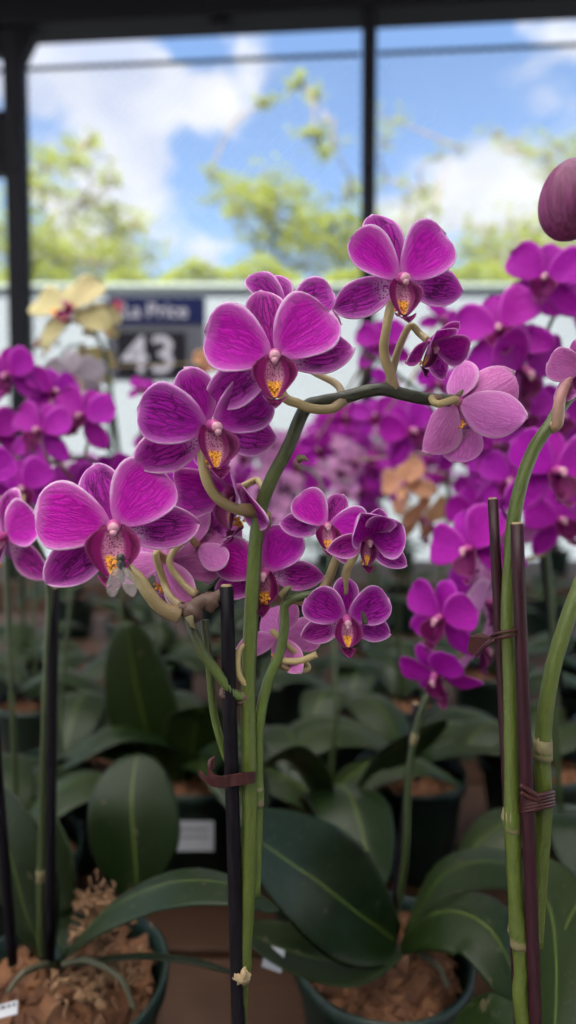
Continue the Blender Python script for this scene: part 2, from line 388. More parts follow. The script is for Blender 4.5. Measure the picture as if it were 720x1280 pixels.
def lip_geo(n=8, m=8, seed=0, open_=1.0, tilt=0, cirri=True):
    """materials 0 lip, 1 lip side, 2 throat, 3 callus; a boat-shaped cup hanging below the column with a pointed tongue"""
    g = G(); h = G()
    wl = lambda t: (.28 + .72 * math.sin(PI * min(1, .02 + t * .90)) ** .9) * (max(0, 1 - t ** 5) ** .5)
    petal(h, .0160, .0150 * open_, -90, 14 - tilt, -.12, .42, .03, wl, n=n + 4, m=m + 4, seed=seed, z0=.0014, r0=-.0012, skew=0)
    h.m = [(2 if (abs(h.uv[q[0]][0] * 2 - 1) < .66 and h.uv[q[0]][1] < .93 and h.m[k] == 0) else h.m[k]) for k, q in enumerate(h.f)]
    g.join(h)
    h = G(); petal(h, .0072, .0080, -90, 72 - tilt, .15, .25, .03, WL, n=n, m=m, seed=seed + 1, r0=0, mi_f=0, mi_b=1); g.join(h, Matrix.Translation((0, -.0138, .0062)))
    rr = random.Random(seed)
    for k in range(13):
        a = 2 * PI * k / 6; r = (0 if k == 0 else .0012 if k < 7 else .0024)
        ball(g, (r * math.cos(a) * 1.15, -.0112 + r * math.sin(a) * .8, .0054 + rr.uniform(-.0003, .0006) - r * .1), (rr.uniform(.0006, .0010), rr.uniform(.0006, .0010), .0006), 3, 7, 5, bump=.3)
    if cirri:
        for s_ in (-1, 1):
            pa = smoothpath([Vector((s_ * .0005, -.0150, .0110)), Vector((s_ * .0012, -.0160, .0130)), Vector((s_ * .0024, -.0148, .0140))], 5)
            tube(g, pa, lambda t: .0003 * (1 - .7 * t), 6, 1)
    return g
def column_geo(lod=0):
    g = G(); k = 12 if lod == 0 else 8
    tube(g, smoothpath([Vector((0, .0004, -.002)), Vector((0, .0006, .003)), Vector((0, -.0002, .0065))], 5), lambda t: .0014 + .0008 * math.sin(PI * min(1, t * 1.1)), k, 0)
    ball(g, (0, -.0002, .0070), (.0018, .0018, .0017), 1, k, 7)
    ball(g, (0, -.0018, .0080), (.0011, .0012, .0010), 1, k, 5)
    return g

cache = {}
THEME = {
    'hero': (M['petal'], M['sepal'], M['sepal_spot'], M['back'], M['lip'], M['lip_side']),
    'dark': (M['petal_dark'], M['petal_dark'], M['sepal_spot'], M['back'], M['lip'], M['lip_side']),
    'pale': (M['back_pale'], M['back_pale'], M['back_pale'], M['back_pale'], M['lip'], M['back_pale']),
    'plain': (M['plain'], M['plain'], M['plain'], M['plain_back'], M['lip'], M['lip_side']),
    'pink': (M['pinkpale'], M['pinkpale'], M['pinkpale'], M['back_pale'], M['lip'], M['lip_side']),
    'yellow': (M['yellow'], M['yellow'], M['yellow'], M['yellow'], M['callus'], M['lip_side']),
    'white': (M['white'], M['white'], M['white'], M['white'], M['yellow'], M['white']),
    'peach': (M['peach'], M['peach'], M['peach'], M['peach'], M['lip_side'], M['peach'])}
DEF = dict(L=150, Rr=30, D=90, SL=215, SR=-35, size=1.0, lift=4, slift=-3, cup=.10, scup=.06, curl=.10, scurl=.12, pw=.0212, pl=.0225, sw=.0142, sl=.0252, dl=.0200, dw=.0138, asym=.18, pwl=None, lips=.98, ruf=.045, liptilt=0, lopen=1.0, cirri=True)

def flower_frame(px, py, z, yaw, pitch, roll):
    Rm = CR @ (Matrix.Rotation(R(yaw), 3, 'Y') @ Matrix.Rotation(R(-pitch), 3, 'X') @ Matrix.Rotation(R(roll), 3, 'Z'))
    return Matrix.Translation(P(px, py, z)) @ Rm.to_4x4()

def flower(plant, MW, theme='hero', lod=0, seed=0, name='flower', **kw):
    """flower = column mesh, with petals, sepals and lip as its sub-parts"""
    d = dict(DEF); d.update(kw)
    mp, ms, mss, mb, ml, mls = THEME[theme]
    ML = Matrix.Translation(-plant.location) @ MW @ Matrix.Scale(d['size'], 4)
    if lod == 2:
        key = (theme, 'far', seed % 3)
        if key not in cache:
            g = G(); sd = seed * 13
            for a, L_, W_, wf in ((d['D'], d['dl'], d['dw'], WD), (d['SL'], d['sl'], d['sw'], WS), (d['SR'], d['sl'], d['sw'], WS), (d['L'], d['pl'], d['pw'], WP), (d['Rr'], d['pl'], d['pw'], WP)):
                petal(g, L_, W_, a, 2, .12, .12, .04, wf, n=6, m=6, seed=sd, z0=.0008 if wf is WP else -.0006); sd += 1
            h = lip_geo(4, 4, sd, cirri=False); h.m = [2 if a in (0, 1) else 3 for a in h.m]; g.join(h)
            h = column_geo(1); h.m = [4] * len(h.m); g.join(h)
            cache[key] = g.mesh('flower', [mp, mb, ml, ml, M['column']])
        return link(name, cache[key], plant, ML)
    def get(k, fn, mats):
        if lod == 0: return fn().mesh(k, mats)
        kk = (theme, k, seed % 3, lod)
        if kk not in cache: cache[kk] = fn().mesh(k, mats)
        return cache[kk]
    nn = 16 if lod == 0 else 8
    fl = link(name, get('column', lambda: column_geo(lod), [M['column'], M['cap']]), plant, ML)
    sd = seed * 31
    link('sepal', get('sepal_top', lambda: petal(G(), d['dl'], d['dw'], d['D'], d['slift'] + 2, d['scurl'], d['scup'], d['ruf'], WD, n=nn, m=nn, seed=sd + 1, z0=-.0009), [ms, mb]), fl)
    link('sepal', get('sepal_l', lambda: petal(G(), d['sl'], d['sw'], d['SL'], d['slift'], d['scurl'], d['scup'], d['ruf'], WS, asym=-.1, n=nn, m=nn, seed=sd + 2, z0=-.0005), [mss, mb]), fl)
    link('sepal', get('sepal_r', lambda: petal(G(), d['sl'], d['sw'], d['SR'], d['slift'], d['scurl'], d['scup'], d['ruf'], WS, asym=.1, n=nn, m=nn, seed=sd + 3, z0=-.0006), [mss, mb]), fl)
    link('petal', get('petal_l', lambda: petal(G(), d['pl'], d['pwl'] or d['pw'], d['L'], d['lift'], d['curl'], d['cup'], d['ruf'], WP, asym=d['asym'], n=nn, m=nn, seed=sd + 4, z0=.0012), [mp, mb]), fl)
    link('petal', get('petal_r', lambda: petal(G(), d['pl'], d['pw'], d['Rr'], d['lift'], d['curl'], d['cup'], d['ruf'], WP, asym=-d['asym'], n=nn, m=nn, seed=sd + 5, z0=.0010), [mp, mb]), fl)
    link('lip', get('lip', lambda: G().join(lip_geo(8, 8, sd + 6, d['lopen'], d['liptilt'], d['cirri'] and lod == 0), Matrix.Scale(d['lips'], 4)), [ml, mls, M['throat'] if lod == 0 else mls, M['callus'] if lod == 0 else ml]), fl)
    return fl

def pedicel(plant, MW, nodes, r=.0014, mat='pedicel', back=.012, size=1):
    c = MW.translation; bk = -(MW.to_3x3() @ Vector((0, 0, 1))).normalized()
    pts = [c + bk * .001, c + bk * back * size] + [Vector(p) for p in nodes]
    g = G(); tube(g, smoothpath(pts, 7), lambda t: r * (1.0 - .12 * math.sin(PI * t)) + r * .25 * max(0, t - .85) / .15, 8, wob=.08)
    return g.obj('pedicel', M[mat], plant)

def stem_obj(plant, pts, r0, r1, mat='stem', name='stem', seg=12, nodes=(), dense=8):
    path = smoothpath(pts, dense); g = G()
    nn = len(path)
    def rf(t):
        r = r0 + (r1 - r0) * t
        for k in nodes: r *= 1 + .22 * math.exp(-((t - k) / .012) ** 2)
        return r
    tube(g, path, rf, seg, wob=.05)
    o = g.obj(name, M[mat], plant)
    for k in nodes:
        i = min(nn - 2, max(1, int(k * (nn - 1)))); c = path[i]; tg = (path[i + 1] - path[i - 1]).normalized(); h = G()
        rr = (r0 + (r1 - r0) * k)
        tube(h, [c - tg * .0022, c - tg * .0008, c + tg * .0018, c + tg * .0045], lambda t: rr * (1.24 - .10 * t), 12, wob=.05)
        sd = tg.cross(Vector((rnd.uniform(-1, 1), -1, 0))).normalized() * rnd.choice((-1, 1))
        tube(h, [c + sd * rr * .7, c + sd * rr * 1.25 + tg * .002, c + sd * rr * 1.1 + tg * .0055], lambda t: rr * .5 * (1 - .85 * t), 7)
        h.obj('node_sheath', M['node'], plant)
    return o, path

# ------------------------------------------------------------------ pots, bark, leaves
POT_R = .054; POT_H = .095; BENCH = .80
def pot_geo(r=POT_R, h=POT_H):
    g = G(); rb = r * .74
    lathe(g, [(0, .0), (rb - .003, .0), (rb, .003), (r * .94, h - .014), (r * .945, h - .0135), (r, h - .012), (r + .0008, h - .001), (r - .0008, h), (r - .0022, h - .0008), (r * .92, h - .014), (rb - .003, .006), (0, .006)], 40)
    return g
def bark_geo(r, z, seed, n=170):
    rr = random.Random(seed); g = G()
    lathe(g, [(0, z - .004), (r * .6, z - .005), (r * .9, z - .010), (r * .88, z - .03), (0, z - .03)], 20)
    for k in range(n):
        a = rr.uniform(0, 6.28); d = r * .86 * math.sqrt(rr.random()); s = rr.uniform(.0035, .0085)
        Mx = Matrix.Translation((d * math.cos(a), d * math.sin(a), z - .004 + rr.uniform(-.003, .003) - .004 * (d / r) ** 2)) @ Euler((rr.uniform(-.7, .7), rr.uniform(-.7, .7), rr.uniform(0, 6.28))).to_matrix().to_4x4()
        v = []; q = [(x, y, zz) for zz in (-.5, .5) for y in (-.5, .5) for x in (-.5, .5)]
        for x, y, zz in q:
            v.append(Mx @ Vector(((x + rr.uniform(-.18, .18)) * s * 1.6, (y + rr.uniform(-.2, .2)) * s, (zz + rr.uniform(-.2, .2)) * s * .55)))
        g.add(v, [(0, 2, 3, 1), (4, 5, 7, 6), (0, 1, 5, 4), (2, 6, 7, 3), (0, 4, 6, 2), (1, 3, 7, 5)])
    return g
barks = {}
def leaf(plant, pts, side, hw, name='leaf', fold=.22, seed=0, wf=None, tip=.5):
    """strap leaf along pts; side = direction across the blade, hw = half width"""
    path = smoothpath(pts, 8); n = len(path) - 1; side = Vector(side).normalized()
    wfn = wf or (lambda t: (.30 + .70 * math.sin(PI / 2 * min(1, t / .45)) ** .9) * (max(0, 1 - max(0, (t - .45) / .55) ** 2.6) ** .55))
    rr = random.Random(seed); ph = rr.uniform(0, 6)
    def at(t):
        x = t * n; i = min(n - 1, int(x)); return path[i].lerp(path[i + 1], x - i), (path[i + 1] - path[i]).normalized()
    def pos(u, t):
        c, tg = at(t); nr = tg.cross(side); nr.normalize(); sd = nr.cross(tg).normalized()
        if sd.dot(side) < 0: sd = -sd
        w = wfn(t) * hw
        q = c + sd * (u * w) + nr * (-fold * w * (1 - abs(u) ** 1.3) + .05 * hw * math.sin(7 * t + ph) * u)
        return tuple(q)
    g = G(); sheet(g, pos, 22, 12, .0011, 0, 0, lambda t: wfn(t) * hw, 1)
    return g.obj(name, M['leaf'], plant)

def potted(x, y, label, group=None, potmat='pot', seed=0, name='potted_orchid', tone=None, leaves=0, nbark=170, r=POT_R):
    o = empty(name, (x, y, BENCH + .001)); tag(o, label, 'orchid', group)
    key = (potmat, r)
    if key not in cache: cache[key] = pot_geo(r).mesh('pot', M[potmat])
    pt = link('pot', cache[key], o); pt.rotation_euler[2] = seed
    bk = (seed % 4, r, nbark)
    if bk not in barks: barks[bk] = bark_geo(r * .93, POT_H - .003, seed, nbark).mesh('potting_bark', M['bark'], smooth=False)
    b = link('potting_bark', barks[bk], o); b.rotation_euler[2] = seed * 1.7
    rr = random.Random(seed + 50)
    base = Vector((x, y, BENCH + POT_H))
    a0 = rr.uniform(0, 6.28)
    for k in range(leaves):
        a = a0 + k * PI * (1.0 + rr.uniform(-.18, .18)) + (k // 2) * .5; L = rr.uniform(.09, .15); up = rr.uniform(.3, 1.0)
        d = Vector((math.cos(a), math.sin(a), 0)); z = Vector((0, 0, 1))
        pts = [base + d * .004, base + d * L * .25 + z * L * .28 * up, base + d * L * .62 + z * L * .42 * up, base + d * L + z * L * (.42 * up - .18)]
        leaf(o, pts, d.cross(z), rr.uniform(.021, .031), seed=seed * 9 + k)
    return o
def stake(pts, r, mat, label, group, flute=.16, name='support_stake'):
    path = [Vector(pts[0]).lerp(Vector(pts[1]), i / 10) for i in range(11)]
    base = path[-1] if path[-1].z < path[0].z else path[0]
    if path[0].z > path[-1].z: path = path[::-1]
    o = empty(name, path[0]); tag(o, label, 'plant stake', group)
    g = G(); tube(g, path, r, 24, 0, flute); g.obj('rod', M[mat], o, smooth=True)
    g = G(); tg = (path[-1] - path[-2]).normalized(); tube(g, [path[-1] - tg * .0004, path[-1] + tg * .0002, path[-1] + tg * .0006], lambda t: r * (.80 - .1 * t), 16, wob=.2); g.obj('cut_end', M['cut'], o)
    return o

# ================================================================== PLANT A (in focus)
GRP = 'potted moth orchids on the bench'
A = potted(-.020, .205, 'sharp magenta moth orchid in the middle, its forked spike clipped to a black stake', GRP, seed=1, leaves=0)
zs = .210
mainp = [Vector((-.019, .206, BENCH + POT_H - .01)), P(297, 1380, .210), P(299, 1280, .210), P(302, 1216, .210), P(309, 1130, .210), P(312, 1010, .210), P(310, 880, .211), P(313, 790, .212), P(318, 700, .213), P(325, 640, .213), P(340, 598, .213), P(360, 560, .213), P(373, 528, .213), P(384, 508, .212), P(400, 503, .212), P(430, 497, .212), P(458, 489, .212), P(482, 487, .212), P(505, 493, .213), P(535, 499, .214), P(574, 501, .215)]
_, pa = stem_obj(A, mainp, .0027, .0021, 'stem', 'stem', 14, nodes=(.155,), dense=8)
# second spike and its fork
s2 = [P(318, 1120, .2125), P(321, 1040, .213), P(322, 960, .213), P(324, 905, .213), P(334, 855, .214), P(350, 815, .215), P(356, 780, .215), P(356, 757, .215), P(372, 747, .215), P(400, 742, .214), P(425, 742, .213), P(440, 748, .212), P(452, 764, .211), P(457, 780, .210)]
stem_obj(A, s2, .0021, .0011, 'stem_b', 'branch', 12, nodes=(.12,))
# left branch with the knobbly cluster
s3 = [P(307, 872, .211), P(293, 868, .208), P(275, 845, .206), P(256, 820, .205), P(243, 795, .205), P(236, 772, .206)]
stem_obj(A, s3, .0016, .0018, 'stem_b', 'branch', 10)
s4 = [P(309, 1000, .213), P(284, 950, .2135), P(268, 895, .213), P(262, 835, .210), P(258, 800, .209), P(256, 775, .209)]
stem_obj(A, s4, .0013, .0014, 'stem_b', 'branch', 10)
g = G(); tube(g, smoothpath([P(223, 762, .205), P(238, 762, .206), P(252, 752, .207), P(268, 748, .208), P(280, 742, .209)], 6), lambda t: .0024 - .0009 * abs(t - .4), 12, wob=.35)
ball(g, P(240, 765, .206), .0034, 0, 12, 8, bump=.35); ball(g, P(262, 752, .208), .0031, 0, 12, 8, bump=.35)
g.obj('branch_node', M['twig'], A); g = G()
ball(g, P(285, 866, .208), (.0030, .0022, .0022), 0, 12, 8, bump=.4); ball(g, P(303, 872, .2105), (.0034, .0024, .0026), 0, 12, 8, bump=.4)
g.obj('branch_node', M['twig'], A)
for a_, b_, c_ in ((P(236, 770, .203), P(240, 782, .203), P(246, 786, .203)), (P(373, 574, .212), P(380, 572, .211), P(386, 577, .211)), (P(570, 500, .213), P(575, 492, .212), P(579, 487, .211)), (P(352, 745, .213), P(360, 735, .212), P(366, 733, .212))):
    g = G(); tube(g, [a_, b_, c_], lambda t: .0016 * (1 - .85 * t), 8); g.obj('bract', M['node'], A)
g = G(); c = P(302, 1222, .2068); ball(g, c, (.0030, .0016, .0022), 0, 12, 8, bump=.5); ball(g, c + Vector((.001, -.001, .002)), (.0012, .001, .0022), 0, 8, 6, bump=.5)
g.obj('old_bract', M['cut'], A)
g = G(); tube(g, smoothpath([P(308, 856, .210), P(300, 846, .209), P(297, 830, .209), P(300, 812, .210), P(306, 806, .211)], 6), .0011, 8); g.obj('pedicel', M['pedicel'], A)

def F(plant, px, py, z, yaw, pitch, roll, theme='hero', seed=0, ped=None, pmat='pedicel', pr=.0014, back=.010, lod=0, name='flower', **kw):
    MW = flower_frame(px, py, z, yaw, pitch, roll)
    fl = flower(plant, MW, theme, lod, seed, name, **kw)
    if ped: pedicel(plant, MW, [P(*q) for q in ped], pr, pmat, back, kw.get('size', 1))
    return fl, MW

# angles: D top sepal, L / Rr petals, SL / SR lower sepals (degrees, 0 = right, 90 = up)
F(A, 343, 448, .200, 2, -5, 0, 'hero', 1, [(354, 494, .2065), (374, 505, .206), (392, 511, .208), (415, 511, .210), (428, 500, .212)], pr=.0018, D=102, L=163, Rr=42, SL=212, SR=11, pw=.0218, pl=.0220, sl=.0256, sw=.0145, dl=.0215, dw=.0140, lift=5, cup=.12)
F(A, 358, 390, .216, 4, 12, 0, 'dark', 2, [(380, 455, .222), (420, 480, .217), (428, 496, .213)], D=106, L=136, Rr=20, SL=205, SR=-5, size=.76, pw=.020, pwl=.0140, lift=8)
F(A, 262, 535, .2035, 27, -3, 0, 'dark', 3, [(254, 580, .203), (266, 615, .204), (290, 634, .207), (318, 639, .212)], pr=.0021, back=.006, D=112, L=172, Rr=30, SL=208, SR=-4, pw=.0195, pl=.0232, sl=.0256, sw=.0150, dl=.0195, dw=.0145, cup=.12)
F(A, 296, 612, .2230, -46, -22, 12, 'dark', 4, [(326, 606, .2225), (331, 618, .2180), (330, 632, .213)], size=.98, lift=34, slift=28, cup=.25, liptilt=-15, lopen=.8)
F(A, 143, 660, .198, 13, 3, 0, 'hero', 5, [(156, 705, .2055), (174, 724, .2035), (186, 742, .202), (203, 760, .203), (224, 768, .205)], pr=.0024, back=.006, D=108, L=171, Rr=49, SL=219, SR=2, pw=.0218, pl=.0228, lips=1.12, sl=.0262, sw=.0150, dl=.0205, dw=.0140, lift=5, cup=.10, asym=.2)
F(A, 208, 700, .222, 165, -18, 20, 'pale', 6, [(205, 728, .214), (213, 746, .210), (226, 758, .207)], pr=.0015, size=.85, lift=20)
F(A, 248, 682, .226, 150, -25, -10, 'pale', 7, [(212, 700, .214), (226, 726, .211), (246, 745, .208)], pr=.0014, size=.72, lift=15)
F(A, 332, 716, .2195, -8, -4, 0, 'hero', 8, [(336, 695, .2245), (336, 670, .220), (335, 655, .2165), (332, 644, .213)], pr=.0017, D=94, L=158, Rr=57, SL=200, SR=-4, size=.78, liptilt=10)
F(A, 408, 658, .209, 4, 4, 0, 'hero', 9, [(420, 690, .214), (416, 710, .214), (404, 740, .214)], pr=.0017, D=62, L=133, Rr=0, SL=176, SR=-50, size=.60)
F(A, 458, 676, .205, 10, -4, -8, 'dark', 10, [(440, 700, .2105), (433, 715, .2115), (432, 742, .2125)], pr=.0017, D=80, L=125, Rr=40, SL=195, SR=-22, size=.58, lift=42, slift=26, cup=.40, scup=.2, pw=.027, lopen=.7)
F(A, 433, 773, .211, 2, -10, 0, 'dark', 11, [(400, 752, .217), (385, 754, .217), (368, 748, .2155)], pr=.0016, D=92, L=150, Rr=26, SL=207, SR=-22, size=.66, liptilt=-6)
F(A, 350, 796, .224, 160, -22, 15, 'pale', 12, [(385, 832, .220), (368, 838, .218), (350, 830, .216)], pr=.0012, size=.62, lift=25)
g = G(); tube(g, smoothpath([P(396, 818, .216), P(375, 826, .216), P(355, 826, .2155), P(342, 822, .215)], 6), .0012, 8); g.obj('pedicel', M['pedicel'], A)
F(A, 500, 352, .2025, 6, -8, 0, 'hero', 13, [(484, 405, .2055), (480, 440, .2085), (488, 468, .211), (492, 486, .2125)], pr=.0019, back=.005, D=112, L=143, Rr=45, SL=203, SR=-4, size=.88, pw=.0208, pwl=.0158, dl=.0255, dw=.0145, lopen=.9)
F(A, 537, 428, .208, 38, -42, -8, 'dark', 14, [(512, 408, .211), (497, 440, .2125), (487, 480, .2125)], pr=.0014, size=.56, lift=38, slift=30, cup=.25, lopen=.8)
F(A, 572, 503, .2115, 142, -8, 0, 'pale', 15, [(548, 505, .205), (540, 498, .208), (548, 499, .213)], pr=.0014, back=.004, D=84, L=143, Rr=-72, SL=196, SR=-42, size=.88, lips=.7, lift=34, slift=30, cup=.2, scup=.15, sw=.0185, pl=.0235, dl=.0215)

# stake beside plant A and its clip
stake([P(283, 733, .2075), P(302, 1420, .2085)], .00235, 'stake_k', 'black fluted stake with pale cut top, clipped to the sharp central flower spike', 'plant stakes')
cl = empty('plant_clip', P(288, 975, .2085)); tag(cl, 'dark brown plastic clip round the black stake and green central stems', 'plant clip', 'clips and ties on the stems')
g = G(); ring = []
for k in range(19):
    a = 2 * PI * k / 18; ring.append(P(299 + 19 * math.cos(a), 974 - 2.5 * math.cos(a) , .2095 - .0055 * math.sin(a)))
def strap(g, path, h, th):
    n = len(path); v = []; f = []
    for i, p in enumerate(path):
        tg = (path[min(i + 1, n - 1)] - path[max(i - 1, 0)]).normalized(); nr = tg.cross(Vector((0, 0, 1))).normalized()
        for s_, q in ((-1, -1), (1, -1), (1, 1), (-1, 1)): v.append(p + nr * (s_ * th / 2) + Vector((0, 0, q * h / 2)))
    for i in range(n - 1):
        for j in range(4): f.append((i * 4 + j, i * 4 + (j + 1) % 4, i * 4 + 4 + (j + 1) % 4, i * 4 + 4 + j))
    f += [(3, 2, 1, 0), tuple(4 * (n - 1) + j for j in range(4))]
    g.add(v, f)
strap(g, ring, .0038, .0009)
strap(g, smoothpath([P(283, 978, .2045), P(270, 976, .203), P(262, 970, .204), P(262, 958, .205), P(268, 952, .206)], 5), .0036, .0011)
strap(g, smoothpath([P(283, 982, .2045), P(266, 980, .203), P(255, 972, .203), P(250, 966, .204)], 5), .0014, .0010)
g.obj('band', M['clip'], cl, smooth=False)

# the insect in the left flower
FZ = -.0062
fly = empty('fly', P(150, 706, .1885 + FZ)); tag(fly, 'small black fly with clear wings sitting in the throat of the left magenta flower', 'fly')
g = G(); k = .00025
d = Vector((0, 0, -1))
c0 = P(151, 697, .1885 + FZ)
Mx = (CR @ Matrix.Rotation(R(8), 3, 'Z')).to_4x4()
ball(g, c0, (.0013, .0013, .0011), 0, 14, 8, Mx, .1); ball(g, P(151.5, 706, .1886 + FZ), (.0013, .0019, .0013), 0, 14, 8, Mx, .1); ball(g, P(152, 718, .1888 + FZ), (.0010, .0026, .0010), 0, 14, 8, Mx, .1)
tube(g, [P(151, 696, .1886 + FZ), P(151.5, 706, .1886 + FZ), P(152, 718, .1888 + FZ)], .0008, 10)
g.obj('body', M['insect'], fly)
for s_ in (-1, 1):
    g = G(); petal(g, .0092, .0040, -90 + s_ * 17, -4, 0, .05, .01, WF, n=8, m=6, seed=3 + s_)
    link('wing', g.mesh('wing', M['wing']), fly, Matrix.Translation(P(151 + s_ * 1.5, 704, .1868 + FZ) - fly.location) @ CR.to_4x4())
for s_ in (-1, 1):
    for q in range(3):
        g = G(); tube(g, [P(151 + s_ * 2, 701 + q * 4, .1888 + FZ), P(151 + s_ * 9, 698 + q * 7, .1883 + FZ), P(151 + s_ * 13, 704 + q * 9, .1900 + FZ)], .00018, 5); g.obj('leg', M['insect'], fly)

# ================================================================== PLANT B (right, stems)
B = potted(.108, .190, 'moth orchid at the right edge with thick green stems and a large dusky bud', GRP, seed=2, leaves=0)
sb1 = [Vector((.098, .196, BENCH + POT_H - .01)), P(656, 1290, .212), P(652, 1210, .212), P(644, 1110, .212), P(640, 1000, .212), P(638, 860, .212), P(635, 760, .212), P(640, 670, .212), P(650, 610, .212), P(667, 562, .212), P(688, 530, .212), P(708, 500, .213), P(735, 470, .215), P(765, 420, .216), P(775, 330, .214), P(755, 250, .206), P(735, 215, .202)]
stem_obj(B, sb1, .0027, .0018, 'stem_g', 'stem', 14, nodes=(.155, .235))
sb2 = [P(668, 1180, .217), P(674, 1100, .216), P(680, 1010, .214), P(678, 940, .213), P(686, 860, .213), P(704, 790, .214), P(730, 720, .216), P(760, 660, .218)]
stem_obj(B, sb2, .0029, .0025, 'stem_g', 'stem', 14, nodes=(.43,))
stake([P(616, 624, .214), P(655, 1400, .216)], .0018, 'stake_m', 'thin maroon stake left of the right-hand green stem, its top at bud height', 'plant stakes', .12)
stake([P(646, 655, .206), P(674, 1400, .210)], .0021, 'stake_m', 'maroon stake with brown cut top in front of the right-hand green stem', 'plant stakes', .12)
t1 = empty('plant_tie', P(632, 795, .209)); tag(t1, 'brown twisted tie with a loose end round the maroon stakes below the magenta flowers', 'plant tie', 'clips and ties on the stems')
g = G()
for k in range(3):
    ring = [P(633 + 19 * math.cos(2 * PI * q / 20), 794 + 2.6 * (k - 1) - 4 * math.cos(2 * PI * q / 20) + (1 if k == 1 else -1) * 2 * math.sin(2 * PI * q / 20), .211 - .0062 * math.sin(2 * PI * q / 20)) for q in range(21)]
    tube(g, ring, .00055, 6)
tube(g, smoothpath([P(618, 800, .206), P(606, 808, .206), P(594, 820, .206)], 5), .0006, 6)
g.obj('coil', M['clip'], t1)
g = G(); v = [P(585, 814, .206), P(588, 796, .206), P(602, 791, .206), P(614, 797, .205), P(604, 806, .205), P(590, 820, .2055)]
g.add([q for q in v] + [q + Vector((0, .0007, 0)) for q in v], [tuple(range(6)), tuple(range(11, 5, -1))] + [(i, i + 6, (i + 1) % 6 + 6, (i + 1) % 6) for i in range(6)])
g.obj('loose_end', M['clip'], t1, smooth=False)
t2 = empty('plant_tie', P(672, 1000, .211)); tag(t2, 'maroon wire tie coiled several times round a thick green stem and maroon stake', 'plant tie', 'clips and ties on the stems')
g = G()
for k in range(5):
    ring = [P(671 + 21 * math.cos(2 * PI * q / 20), 1003 + 4.0 * (k - 2) - 5 * math.cos(2 * PI * q / 20), .212 - .0068 * math.sin(2 * PI * q / 20)) for q in range(21)]
    tube(g, ring, .0007, 6)
tube(g, smoothpath([P(650, 982, .206), P(658, 986, .2055), P(672, 996, .205)], 5), .0009, 6)
tube(g, smoothpath([P(651, 990, .206), P(661, 996, .2055), P(674, 1000, .205)], 5), .0009, 6)
g.obj('coil', M['clip'], t2)
leaf(B, [P(690, 1400, .225), P(705, 1230, .26), P(690, 1130, .30), P(640, 1085, .33)], P(760, 1200, .26) - P(660, 1200, .29), .019, seed=31)
leaf(B, [P(700, 1400, .215), P(690, 1300, .25), P(720, 1160, .28), P(790, 1050, .31)], P(760, 1250, .25) - P(660, 1150, .31), .022, seed=32)
leaf(B, [P(660, 1420, .225), P(640, 1330, .25), P(600, 1290, .27), P(560, 1300, .29)], P(620, 1380, .25) - P(620, 1250, .29), .018, seed=33)
# big bud
g = G(); MB = (CR @ Matrix.Rotation(R(-6), 3, 'Z')).to_4x4()
def budgeo(g, c, r, Mx):
    v = []; f = []; nu, nv = 30, 18
    for i in range(nv + 1):
        th = PI * i / nv
        for j in range(nu):
            ph = 2 * PI * j / nu; s_ = 1 - .13 * math.exp(-((ph % (2 * PI / 3) - .75) / .13) ** 2) + .02 * math.sin(ph * 5 + 3 * math.cos(th))
            v.append(Vector(c) + Mx @ Vector((r[0] * math.sin(th) * math.cos(ph) * s_, r[1] * math.cos(th) * (1 + .08 * math.cos(th)), r[2] * math.sin(th) * math.sin(ph) * s_)))
    for i in range(nv):
        for j in range(nu):
            k = (j + 1) % nu; f.append((i * nu + j, i * nu + k, (i + 1) * nu + k, (i + 1) * nu + j))
    g.add(v, f)
budgeo(g, P(712, 254, .185), (.0090, .0118, .0085), MB)
def mat_bud():
    s = NT('bud_dusky_purple'); oc = s.obj(); mp = s.n('ShaderNodeMapping'); mp.inputs['Scale'].default_value = (900, 900, 90); s.l(oc, mp.inputs[0])
    n = s.noise(mp.outputs[0], 1, 3, .6); n2 = s.noise(oc, 110, 3)
    c = s.mix(s.ss(n, .35, .65), (.13, .018, .07), (.20, .038, .125)); c = s.mix(s.math('MULTIPLY', s.ss(n2, .5, .75), .5), c, (.16, .10, .05))
    return s.finish(c, .5, .3, s.bump(n, .3, .0006), .15)
M['bud'] = mat_bud()
g.obj('bud', M['bud'], B)
g = G(); tube(g, smoothpath([P(722, 215, .186), P(730, 205, .192), P(738, 214, .201)], 5), .0012, 8); g.obj('pedicel', M['pedicel_p'], B)
F(B, 738, 462, .203, -62, -15, 0, 'pale', 22, [(716, 470, .207), (700, 500, .207), (697, 528, .209), (690, 533, .212)], pmat='pedicel_p', pr=.0021, back=.002, size=.55, lift=36, slift=30)

# ================================================================== PLANT C (pot centre right, behind)
C_ = potted(.057, .365, 'broad-leaved moth orchid in the orange bark pot at bottom right of centre', GRP, seed=3, leaves=0, nbark=320)
leaf(C_, [P(500, 1178, .365), P(450, 1138, .345), P(390, 1090, .325), P(300, 1030, .315)], P(330, 1140, .30) - P(430, 1020, .36), .0285, seed=1)
leaf(C_, [P(500, 1182, .365), P(440, 1196, .345), P(380, 1188, .33), P(300, 1160, .33)], P(400, 1230, .32) - P(400, 1150, .36), .0165, seed=2)
leaf(C_, [P(504, 1178, .365), P(556, 1150, .345), P(610, 1170, .325), P(652, 1262, .300)], P(560, 1240, .30) - P(610, 1100, .36), .0225, seed=3)
leaf(C_, [P(512, 1170, .375), P(560, 1100, .40), P(620, 1085, .41), P(690, 1110, .41)], P(600, 1140, .38) - P(600, 1060, .44), .0200, seed=4)
sc = [Vector((.063, .372, BENCH + POT_H)), P(506, 1080, .375), P(512, 960, .375), P(530, 880, .372), P(560, 840, .37), P(580, 800, .37), P(585, 760, .37), P(580, 700, .37)]
stem_obj(C_, sc, .0022, .0014, 'stem_d', 'stem', 10, nodes=(.35,))
